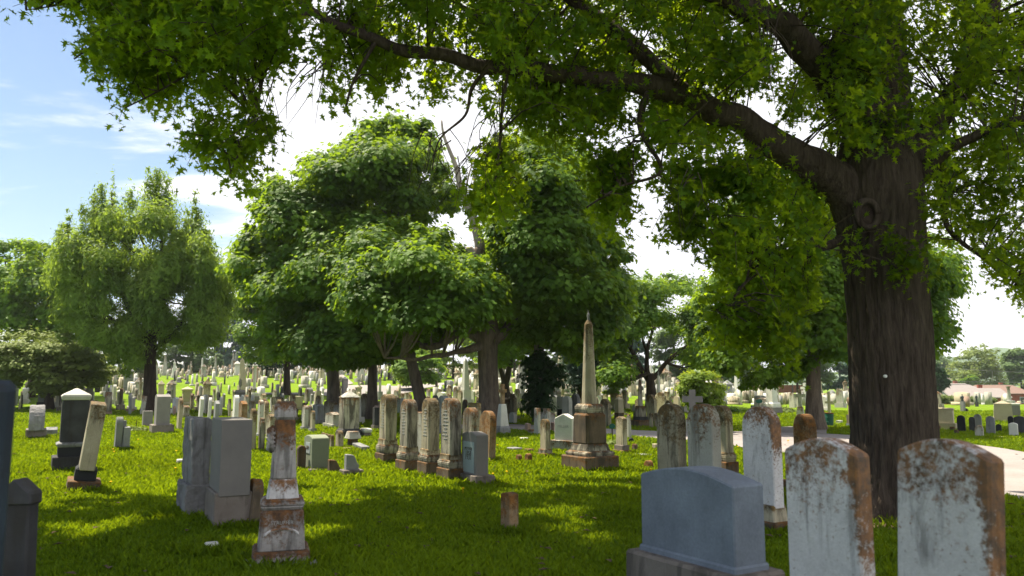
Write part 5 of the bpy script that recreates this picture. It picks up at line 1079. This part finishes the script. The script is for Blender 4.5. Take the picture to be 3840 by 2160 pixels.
tree('maple_tree', 'large maple behind the big near trunk, its own trunk just to the left', [(3058, 1612, 72), (3052, 1480, 54), (3050, 1380, 50), (3050, 1250, 44), (3060, 1050, 30)], [[(3050, 1300, 30), (2920, 1100, 18), (2820, 950, 9)], [(3055, 1200, 26), (3180, 1000, 16), (3300, 900, 9)]],
     [([(2700, 850), (2800, 740), (3000, 700), (3200, 800), (3240, 1000), (3230, 1330), (3120, 1360), (3000, 1400), (2900, 1430), (2800, 1460), (2730, 1400), (2650, 1330), (2640, 1230), (2620, 1130), (2700, 1000)], 210),
      ([(3200, 850), (3440, 850), (3560, 940), (3600, 1060), (3560, 1150), (3560, 1260), (3520, 1320), (3460, 1330), (3300, 1280), (3200, 1100)], 80)], leaf=.15, thick=2.6, pr=.65, per=420, flat=.9, up=.4)
tree('dome_tree', 'low round bright-green tree behind the leaning trunk', [(1580, 1462, 12), (1580, 1420, 9)], [], [([(1480, 1390), (1520, 1345), (1580, 1325), (1640, 1345), (1655, 1390), (1630, 1430), (1580, 1445), (1510, 1440)], 90)], 'leaf_maple', 'bark_dark', leaf=.26, thick=3, pr=.8, per=200, tb=.25)
tree('topiary_tree', 'tiny clipped round tree on the far lawn left of the ivy-clad trunk', [(1982, 1440, 5), (1982, 1420, 4)], [], [([(1962, 1400), (1975, 1384), (1992, 1384), (2000, 1402), (1990, 1422), (1972, 1422)], 22)], 'leaf_maple', 'bark_dark', leaf=.22, thick=1, pr=.4, per=90)
# the wooded horizon
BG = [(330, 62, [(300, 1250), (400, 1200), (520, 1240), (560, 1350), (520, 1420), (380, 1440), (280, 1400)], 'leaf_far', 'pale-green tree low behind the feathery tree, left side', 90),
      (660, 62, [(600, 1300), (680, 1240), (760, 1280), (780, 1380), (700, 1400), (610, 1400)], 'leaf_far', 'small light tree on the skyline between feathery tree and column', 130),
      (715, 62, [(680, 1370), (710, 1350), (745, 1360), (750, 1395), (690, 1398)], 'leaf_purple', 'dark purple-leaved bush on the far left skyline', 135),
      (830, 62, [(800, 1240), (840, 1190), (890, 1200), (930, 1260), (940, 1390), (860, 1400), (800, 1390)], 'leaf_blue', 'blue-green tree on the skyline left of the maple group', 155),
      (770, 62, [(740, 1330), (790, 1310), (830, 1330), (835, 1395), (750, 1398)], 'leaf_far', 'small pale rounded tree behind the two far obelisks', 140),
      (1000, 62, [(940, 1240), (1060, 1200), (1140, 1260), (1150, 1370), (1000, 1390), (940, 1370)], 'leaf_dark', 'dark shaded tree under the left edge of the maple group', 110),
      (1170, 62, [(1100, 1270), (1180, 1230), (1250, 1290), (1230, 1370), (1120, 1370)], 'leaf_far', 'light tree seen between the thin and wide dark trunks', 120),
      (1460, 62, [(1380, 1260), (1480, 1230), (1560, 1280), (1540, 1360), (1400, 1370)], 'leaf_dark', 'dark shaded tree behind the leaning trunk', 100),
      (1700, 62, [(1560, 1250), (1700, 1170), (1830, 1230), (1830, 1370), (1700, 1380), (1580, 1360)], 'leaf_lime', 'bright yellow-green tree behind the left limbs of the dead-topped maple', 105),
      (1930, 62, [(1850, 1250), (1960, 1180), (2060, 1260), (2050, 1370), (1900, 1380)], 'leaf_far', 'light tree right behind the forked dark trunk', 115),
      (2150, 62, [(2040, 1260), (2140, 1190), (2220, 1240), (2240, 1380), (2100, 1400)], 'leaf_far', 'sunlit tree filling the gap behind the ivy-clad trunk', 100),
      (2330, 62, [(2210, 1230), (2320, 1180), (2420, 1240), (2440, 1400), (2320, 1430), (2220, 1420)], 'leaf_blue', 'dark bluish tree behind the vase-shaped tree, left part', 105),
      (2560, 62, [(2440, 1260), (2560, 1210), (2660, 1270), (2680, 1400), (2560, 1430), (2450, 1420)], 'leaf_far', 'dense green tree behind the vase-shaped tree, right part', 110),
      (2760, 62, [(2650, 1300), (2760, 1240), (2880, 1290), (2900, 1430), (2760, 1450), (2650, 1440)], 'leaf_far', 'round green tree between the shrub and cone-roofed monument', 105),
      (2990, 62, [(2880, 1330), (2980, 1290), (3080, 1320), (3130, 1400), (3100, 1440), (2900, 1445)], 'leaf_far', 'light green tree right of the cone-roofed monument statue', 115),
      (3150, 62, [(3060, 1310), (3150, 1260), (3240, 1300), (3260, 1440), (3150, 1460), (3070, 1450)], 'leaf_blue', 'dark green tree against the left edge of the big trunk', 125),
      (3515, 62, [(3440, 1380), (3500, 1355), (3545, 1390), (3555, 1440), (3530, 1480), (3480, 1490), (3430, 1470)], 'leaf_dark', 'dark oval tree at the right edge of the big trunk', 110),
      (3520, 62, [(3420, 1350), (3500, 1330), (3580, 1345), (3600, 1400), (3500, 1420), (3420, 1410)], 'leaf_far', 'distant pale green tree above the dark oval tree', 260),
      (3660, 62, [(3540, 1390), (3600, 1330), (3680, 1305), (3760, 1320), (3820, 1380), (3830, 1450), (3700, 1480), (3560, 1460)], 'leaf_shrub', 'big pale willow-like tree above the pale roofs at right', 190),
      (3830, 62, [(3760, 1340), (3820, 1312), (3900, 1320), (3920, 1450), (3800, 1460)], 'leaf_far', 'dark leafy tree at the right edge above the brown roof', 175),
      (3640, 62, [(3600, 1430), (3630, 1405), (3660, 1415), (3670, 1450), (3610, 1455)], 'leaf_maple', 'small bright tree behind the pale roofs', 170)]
for px, _, poly, lm, lab, D in BG:
    A = np.array(poly); w = (A[:, 0].max()-A[:, 0].min())/F*D
    q = at(px, 1440, D); gb = proj((q.x, D, gz(q.x, D)))
    area = (A[:, 0].max()-A[:, 0].min())*(A[:, 1].max()-A[:, 1].min())/F/F*D*D
    pr = max(.35, min(2.6, w*.12)); low = A[:, 1].max()
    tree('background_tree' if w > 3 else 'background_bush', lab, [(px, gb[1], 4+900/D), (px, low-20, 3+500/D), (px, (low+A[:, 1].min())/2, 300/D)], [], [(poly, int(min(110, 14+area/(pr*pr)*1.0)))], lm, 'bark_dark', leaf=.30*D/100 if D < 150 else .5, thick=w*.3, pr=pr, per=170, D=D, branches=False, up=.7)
for i, (px, w, yy) in enumerate(((3530, 26, 1488), (3560, 30, 1487), (3598, 34, 1487), (3640, 28, 1490), (3680, 34, 1491), (3712, 26, 1490))):
    D = 98; pl = [(px-w, yy+8), (px-w*.6, yy-2), (px+w*.6, yy-2), (px+w, yy+8), (px+w, yy+24), (px-w, yy+24)]
    tree('hedge_bush', ('leftmost', 'second', 'third', 'fourth', 'fifth', 'rightmost')[i]+' clipped bush from the left in the line before the pale roofs', [(px, yy+30, 3), (px, yy+20, 3)], [], [(pl, 26)], 'leaf_shrub', 'bark_dark', leaf=.22, thick=.8, pr=.45, per=90, D=D, branches=False, cat='bush', group='clipped bushes before the roofs')
for px, b, lab in ((2745, 1548, 'small clipped hedge tuft behind the clean white round-topped tablet'), (2950, 1548, 'small dark tuft at the foot of the cone-roofed monument'), (2095, 1690, 'sparse pale iris clump between MILLER headstone and obelisk'), (2298, 1672, 'yellow-orange plant clump right of the brown obelisk die'), (510, 1620, 'low trimmed hedge strip left of the tall smooth block monument')):
    q = ground(px, b); w = 20 if px != 510 else 40
    tree('small_plant', lab, [(px, b, 2), (px, b-10, 2)], [], [([(px-w, b-2), (px-w, b-16), (px+w, b-16), (px+w, b-2)], 12)], 'leaf_shrub' if px != 2745 else 'leaf_maple', 'bark_dark', leaf=.10*q.y/25, thick=.2, pr=.13*q.y/25, per=60, branches=False, cat='plant')

# ---------------------------------------------------------------- houses, wires, signs, barrel, fence, hills
def house(name, label, px0, px1, yr, ye, D, wall, roof, depth, hip=0.0, turn=0.0, yb=None):
    a = at(px0, ye, D); b = at(px1, ye, D); zr = at(px0, yr, D+depth/2).z; cx = (a.x+b.x)/2; gzv = gz(cx, D)
    r = empty(name, (cx, D+depth/2, gzv), turn); tag(r, label, 'house'); W = b.x-a.x; ze = a.z-gzv; h = zr-gzv
    G().frust(W-.8, depth-.8, W-.8, depth-.8, -.3, ze-.02).build('wall', wall, r)
    if hip == 0: G().prism([(-depth/2+.4, ze-.02), (depth/2-.4, ze-.02), (0, h-.15)], W-.82).build('gable', 'white_siding', r).rotation_euler = (0, 0, math.pi/2)
    hw = W/2; k = hip
    V = [(-hw, -depth/2, ze), (hw, -depth/2, ze), (hw, depth/2, ze), (-hw, depth/2, ze), (-hw*(1-k), 0, h), (hw*(1-k), 0, h)]
    g = G(); V2 = [(x, y, z+.12) for x, y, z in V]
    g.add(V+V2, [(0, 1, 5, 4), (2, 3, 4, 5), (6, 7, 11, 10), (8, 9, 10, 11), (0, 1, 7, 6), (2, 3, 9, 8)] + ([(1, 2, 5), (3, 0, 4), (7, 8, 11), (9, 6, 10)] if k else [(1, 2, 8, 7), (3, 0, 6, 9)]))
    g.build('roof', roof, r)
    n = max(2, int(W/3.2))
    for i in range(n):
        x = -W/2+.8+(W-1.6)*(i+.5)/n
        f = G().frust(1.15, .08, 1.15, .08, ze-1.75, ze-.55, x, -depth/2+.37).build('window', 'white_siding', r)
        G().frust(.95, .04, .95, .04, ze-1.65, ze-.65, x, -depth/2+.32).build('pane', 'window_glass', f)
    G().frust(.6, .6, .6, .6, ze, h+.6, W*.2, .9).build('chimney', 'red_brick', r)
    return r
house('white_house', 'white-walled house with a low pale hipped roof at right, left one of three', 3512, 3700, 1440, 1466, 150, 'white_siding', 'pale_roof', 9, .3)
house('brick_house', 'long brick house with a pale gabled roof and white gable end', 3598, 3812, 1458, 1493, 118, 'red_brick', 'pale_roof', 9, 0, R(-12))
house('brown_roofed_house', 'house with a brown roof at the right edge, behind the long brick one', 3690, 3880, 1446, 1478, 160, 'red_brick', 'brown_roof', 10, .25)
house('garden_shed', 'narrow white gabled building poking up behind the left pale roof', 3546, 3572, 1404, 1425, 185, 'white_siding', 'pale_roof', 3, 0)
house('far_house', 'tiny pale house with a bluish roof beyond the cone-roofed monument', 2822, 2856, 1424, 1440, 175, 'white_siding', 'grey_stone', 4, 0)
def pole(px, D, yt, label):
    q = at(px, yt, D); b = gz(q.x, D); r = empty('utility_pole', (q.x, D, b)); tag(r, label, 'utility pole')
    G().lathe([(.16, -.3), (.11, q.z-b+.2)], 10).build('post', 'pale_wood', r)
    G().frust(2.2, .12, 2.2, .12, q.z-b-.1, q.z-b+.04, 0, -.14).build('crossarm', 'pale_wood', r)
    for x in (-.95, .95): G().lathe([(.05, q.z-b+.04), (.07, q.z-b+.1), (.04, q.z-b+.18)], 8, x, -.14).build('insulator', 'white_marble', r)
pole(3718, 186, 1352, 'pale utility pole rising among trees above the pale roofs')
pole(3390, 135, 1352, 'pale utility pole mostly hidden behind the big trunk')
for i, (y0, y1, y2, lab) in enumerate(((1372, 1388, 1397, 'uppermost power cable of three crossing before the pale trees at right'), (1426, 1432, 1436, 'middle power cable of three above the pale roofs'), (1436, 1441, 1446, 'lowest power cable of three above the pale roofs'))):
    P = [at(3050, y0-12, 134), at(3390, y0-4, 134), at(3520, y0+6, 134), at(3660, y1, 134), at(3800, y2-2, 134), at(3990, y2+4, 134)]
    P, r_ = smooth_path(P, [.045]*6, 6); g = G(); g.tube(P, r_, 5); tag(g.build('power_cable', 'cable'), lab, 'power cable', 'power cables at right')
def oval_sign(px, yt, yb, ybase, w, label):
    q = ground(px, ybase); zt = at(px, yt, q.y).z; zb = at(px, yb, q.y).z; W = w/F*q.y
    r = empty('oval_sign', q, -R(10)); tag(r, label, 'sign')
    h = (zt-zb)/2; c = (zt+zb)/2-q.z
    g = G(); pts = [(W/2*math.cos(t), c+h*math.sin(t)) for t in [2*math.pi*k/28 for k in range(28)]]; g.prism(pts, .03); g.build('sign_board', 'green_paint', r)
    G().lathe([(.022, -.1), (.022, c-h*.8)], 8, 0, .0).build('post', 'dark_metal', r)
oval_sign(2296, 1589, 1608, 1634, 22, 'green oval sign on a thin dark post right of the obelisk')
oval_sign(2848, 1496, 1513, 1548, 24, 'green oval sign left of the cone-roofed monument')
def barrel():
    q = ground(3108, 1599); r = empty('trash_barrel', q); r.rotation_euler = (0, .07, 0); tag(r, 'dark green open steel barrel with rusty rim right of the mid trunk', 'trash barrel')
    H = at(3108, 1549, q.y).z-q.z; a = 16/F*q.y
    g = G(); pr = [(a*.98, -.03), (a, .02)]
    for k in (1, 2): pr += [(a, H*k/3-.02), (a*1.045, H*k/3), (a, H*k/3+.02)]
    pr += [(a, H-.03), (a*1.03, H)]; g.lathe(pr, 24); n = 24; g.f = [f for f in g.f if not (len(f) == 24 and f[0] >= n)]
    g.build('drum', 'green_paint', r, smooth=False)
    g = G(); g.lathe([(a*.95, .1), (a*.95, H-.002)], 24); g.f = [tuple(reversed(f)) for f in g.f if not (len(f) == 24 and f[0] >= 24)]; g.build('inner_wall', 'rust_metal', r)
    g = G(); g.tube([(a*1.0*math.cos(t), a*1.0*math.sin(t), H) for t in [2*math.pi*k/24 for k in range(25)]], [.018]*25, 6); g.build('rim', 'rust_metal', r)
barrel()
q = at(2700, 1440, 150); f = empty('board_fence', (q.x, 150, gz(q.x, 150))); tag(f, 'long low dark fence at the foot of the far trees, centre right', 'fence')
g = G(); g.frust(22, .1, 22, .1, .05, 1.5, 8, 0); g.build('panel', 'rust_metal', f)
for i in range(9): G().frust(.16, .16, .16, .16, -.1, 1.75, -3+i*2.75, -.12).build('post', 'dark_metal', f)
def hills():
    g = G(); n = 120; V = []; Fs = []
    for i in range(n+1):
        x = -1900+3800*i/n; px = 1920+F*x/1500
        h = 22+14*mnoise.noise(Vector((x*.002, 0, 0)))
        for c, w, a in ((3560, 190, 46), (3900, 150, 52), (2950, 400, 10), (200, 600, 12)): h += a*math.exp(-((px-c)/w)**2)
        V += [(x, 1300, -6), (x, 1500, h*.75), (x, 1620, h+1), (x, 1900, -6)]
        if i < n: b = i*4; Fs += [(b+k, b+4+k, b+5+k, b+1+k) for k in range(3)]
    me = bpy.data.meshes.new('hills'); me.from_pydata(V, [], Fs); me.polygons.foreach_set('use_smooth', [True]*len(Fs)); me.materials.append(MATS['hill']); me.update()
    tag(link('hills', me), kind='structure')
hills()
field()
if HAZE > 0:
    g = G(); g.frust(4200, 2040, 4200, 2040, -9, 120, 0, 1005)
    nt = NT('haze_air'); pv = nt.new('VolumePrincipled'); pv.inputs['Density'].default_value = HAZE; pv.inputs['Color'].default_value = (.86, .92, 1, 1); pv.inputs['Anisotropy'].default_value = .2
    nt.link(pv.outputs[0], nt.out.inputs['Volume']); MATS['haze_air'] = nt.m
    tag(g.build('haze', 'haze_air'), 'faint blue summer haze over the whole cemetery', 'haze', kind='stuff')

# ---------------------------------------------------------------- grass
def grass(n, y0, y1):
    y = y0*(y1/y0)**rng.random(n); x = (rng.random(n)*2-1)*y*.86
    m = (x-4.76)**2+(y-9.9)**2 > (.95+.25*np.sin(5*np.arctan2(y-9.9, x-4.76)))**2
    for P in ROADS: m &= ~inpoly_np(x, y, [(p.x, p.y) for p in P])
    x, y = x[m], y[m]; n = len(x); z = gz_np(x, y)
    cl = np.sin(x*2.1+1.3*np.sin(y*1.7))*np.sin(y*2.4+x*.6)*.5+np.sin(x*7.3+y*5.1)*.25
    h = (.040+.036*rng.random(n))*(1+.35*cl)*(1+y*.008); w = .0045*(1+y*.20)*(.7+.6*rng.random(n))
    # longer untrimmed tufts where the mower cannot reach
    tx = []; ty = []
    for a_, b_, r_ in PLACED:
        if b_ < 24:
            k = int(1500*min(1, 9/b_)); t_ = rng.random(k)*2*np.pi; q_ = r_*(.35+.75*rng.random(k)); tx.append(a_+q_*np.cos(t_)); ty.append(b_+q_*np.sin(t_))
    tx = np.concatenate(tx); ty = np.concatenate(ty); kt = len(tx)
    x = np.concatenate([x, tx]); y = np.concatenate([y, ty]); z = np.concatenate([z, gz_np(tx, ty)]); n += kt; cl = np.concatenate([cl, np.zeros(kt)])
    h = np.concatenate([h, .055+.075*rng.random(kt)**1.5]); w = np.concatenate([w, .0045*(1+ty*.18)])
    a = rng.random(n)*2*np.pi; lean = rng.normal(size=(n, 2))*h[:, None]*.42
    dx, dy = np.cos(a)*w, np.sin(a)*w
    p0 = np.stack([x-dx, y-dy, z-.01], 1); p1 = np.stack([x+dx, y+dy, z-.01], 1)
    m0 = np.stack([x-dx*.7+lean[:, 0]*.35, y-dy*.7+lean[:, 1]*.35, z+h*.6], 1); m1 = np.stack([x+dx*.7+lean[:, 0]*.35, y+dy*.7+lean[:, 1]*.35, z+h*.6], 1)
    t = np.stack([x+lean[:, 0], y+lean[:, 1], z+h], 1)
    V = np.stack([p0, p1, m1, t, m0], 1).reshape(-1, 3)
    cl2 = np.sin(x*.9+2*np.sin(y*.5))*np.sin(y*.8+x*.3)
    tint = np.clip(.42+.22*cl+.22*cl2+rng.normal(size=n)*.2, 0, 1)
    me = mesh_from_np('grass', V, np.arange(n*5), np.full(n, 5), 'grass_blade', tint)
    tag(link('grass', me), 'short bright green lawn grass between the headstones', 'grass', kind='stuff')
grass(NGRASS, 4.6, 48)
def soil():
    n = 48; g = G(); V = [(4.76, 9.9, gz(4.76, 9.9)+.03)]
    for k in range(n):
        a = 2*math.pi*k/n; r = 1.0+.25*math.sin(5*a)+.12*mnoise.noise(Vector((math.cos(a)*3, math.sin(a)*3, 0))); x, y = 4.76+r*math.cos(a), 9.9+r*math.sin(a); V.append((x, y, gz(x, y)+.006))
    g.add(V, [(0, k+1, (k+1) % n+1) for k in range(n)]); tag(g.build('soil_patch', 'dirt'), kind='structure')
soil()
def litter():
    g = G(); rx = random.Random(8)
    for _ in range(420):
        y = 5.5*(26/5.5)**rx.random(); x = rx.uniform(-.7, .7)*y; z = gz(x, y)+rx.uniform(.03, .075); a = rx.uniform(0, 6.28); s = rx.uniform(.03, .07); c, t = math.cos(a)*s, math.sin(a)*s
        g.add([(x-c, y-t, z), (x-t*.5, y+c*.5, z+.012), (x+c, y+t, z+.004), (x+t*.5, y-c*.5, z+.015)], [(0, 1, 2, 3)])
    tag(g.build('fallen_leaves', 'dirt'), 'scattered small brown leaves lying in the grass', 'fallen leaves', kind='stuff')
litter()
def dandelions():
    g = G(); rx = random.Random(3)
    for _ in range(36):
        y = rx.uniform(8, 24); x = rx.uniform(-.55, .35)*y; z = gz(x, y)
        g.lathe([(.003, z), (.003, z+.09), (.020, z+.10), (.022, z+.108), (.008, z+.114)], 7, x, y)
    tag(g.build('dandelions', 'flower_yellow'), 'scattered tiny yellow dandelions in the lawn', 'dandelions', kind='stuff')
dandelions()

# ---------------------------------------------------------------- sky, sun, camera
AZ = Vector((-.78, .626)); EL = R(60)
w = bpy.data.worlds.new('World'); scene.world = w; w.use_nodes = True
nt = w.node_tree; nt.nodes.clear()
def N(t): return nt.nodes.new('ShaderNode'+t)
out = N('OutputWorld'); bg = N('Background'); sky = N('TexSky'); sky.sky_type = 'NISHITA'; sky.sun_disc = False
sky.sun_elevation = EL; sky.sun_rotation = math.atan2(AZ.x, AZ.y); sky.air_density = 1.15; sky.dust_density = 0.4; sky.ozone_density = 3.0
tc = N('TexCoord'); sp_ = N('SeparateXYZ'); nt.links.new(tc.outputs['Generated'], sp_.inputs[0])
def M(op, a, b=0.0, clamp=False):
    n = N('Math'); n.operation = op; n.use_clamp = clamp
    for i, v in enumerate((a, b)):
        if isinstance(v, bpy.types.NodeSocket): nt.links.new(v, n.inputs[i])
        else: n.inputs[i].default_value = v
    return n.outputs[0]
zz = M('ADD', M('MAXIMUM', sp_.outputs[2], 0.0), .12)
cb = N('CombineXYZ'); nt.links.new(M('DIVIDE', sp_.outputs[0], zz), cb.inputs[0]); nt.links.new(M('DIVIDE', sp_.outputs[1], zz), cb.inputs[1])
mp = N('Mapping'); mp.inputs['Location'].default_value = CLOUD_OFF; mp.inputs['Scale'].default_value = (.75, 1.5, 1); mp.inputs['Rotation'].default_value = (0, 0, .35); nt.links.new(cb.outputs[0], mp.inputs[0])
ns = N('TexNoise'); ns.inputs['Scale'].default_value = 1.0; ns.inputs['Detail'].default_value = 9; ns.inputs['Roughness'].default_value = .58; ns.inputs['Distortion'].default_value = .35; nt.links.new(mp.outputs[0], ns.inputs[0])
# thin bright cloud sheet thickening towards the right of the view
az = M('ADD', M('MULTIPLY', sp_.outputs[0], 1.1), .10)
cov = M('ADD', ns.outputs[0], M('MULTIPLY', M('MAXIMUM', M('MINIMUM', M('ADD', az, .40), .34), 0.0), 1.15))
mr = N('MapRange'); mr.inputs[1].default_value = .53; mr.inputs[2].default_value = .68; mr.interpolation_type = 'SMOOTHSTEP'; nt.links.new(cov, mr.inputs[0])
mx = N('Mix'); mx.data_type = 'RGBA'; nt.links.new(mr.outputs[0], mx.inputs[0]); nt.links.new(sky.outputs[0], mx.inputs[6]); mx.inputs[7].default_value = (8.8, 8.9, 9.3, 1)
nt.links.new(mx.outputs[2], bg.inputs[0]); bg.inputs[1].default_value = SKY; nt.links.new(bg.outputs[0], out.inputs[0])
sun = bpy.data.lights.new('Sun', 'SUN'); sun.energy = SUN; sun.angle = R(.53); sun.color = (1, .90, .70)
so = bpy.data.objects.new('Sun', sun); COL.objects.link(so)
d = Vector((AZ.x*math.cos(EL), AZ.y*math.cos(EL), math.sin(EL))); so.rotation_euler = d.to_track_quat('Z', 'Y').to_euler(); so.location = (0, 0, 60)
cam = bpy.data.cameras.new('Camera'); co = bpy.data.objects.new('Camera', cam); COL.objects.link(co); scene.camera = co
cam.sensor_width = 36; cam.lens = 28.0; cam.clip_start = .05; cam.clip_end = 6000
co.location = (0, 0, EYE); co.rotation_euler = (math.pi/2+PITCH, 0, 0)
cam.dof.use_dof = True; cam.dof.focus_distance = 16; cam.dof.aperture_fstop = 2.4
scene.view_settings.view_transform = 'Standard'; scene.view_settings.look = 'None'; scene.view_settings.exposure = EXPO; scene.view_settings.gamma = 1
scene.cycles.max_bounces = 8; scene.cycles.diffuse_bounces = 3; scene.cycles.transmission_bounces = 4; scene.cycles.transparent_max_bounces = 6
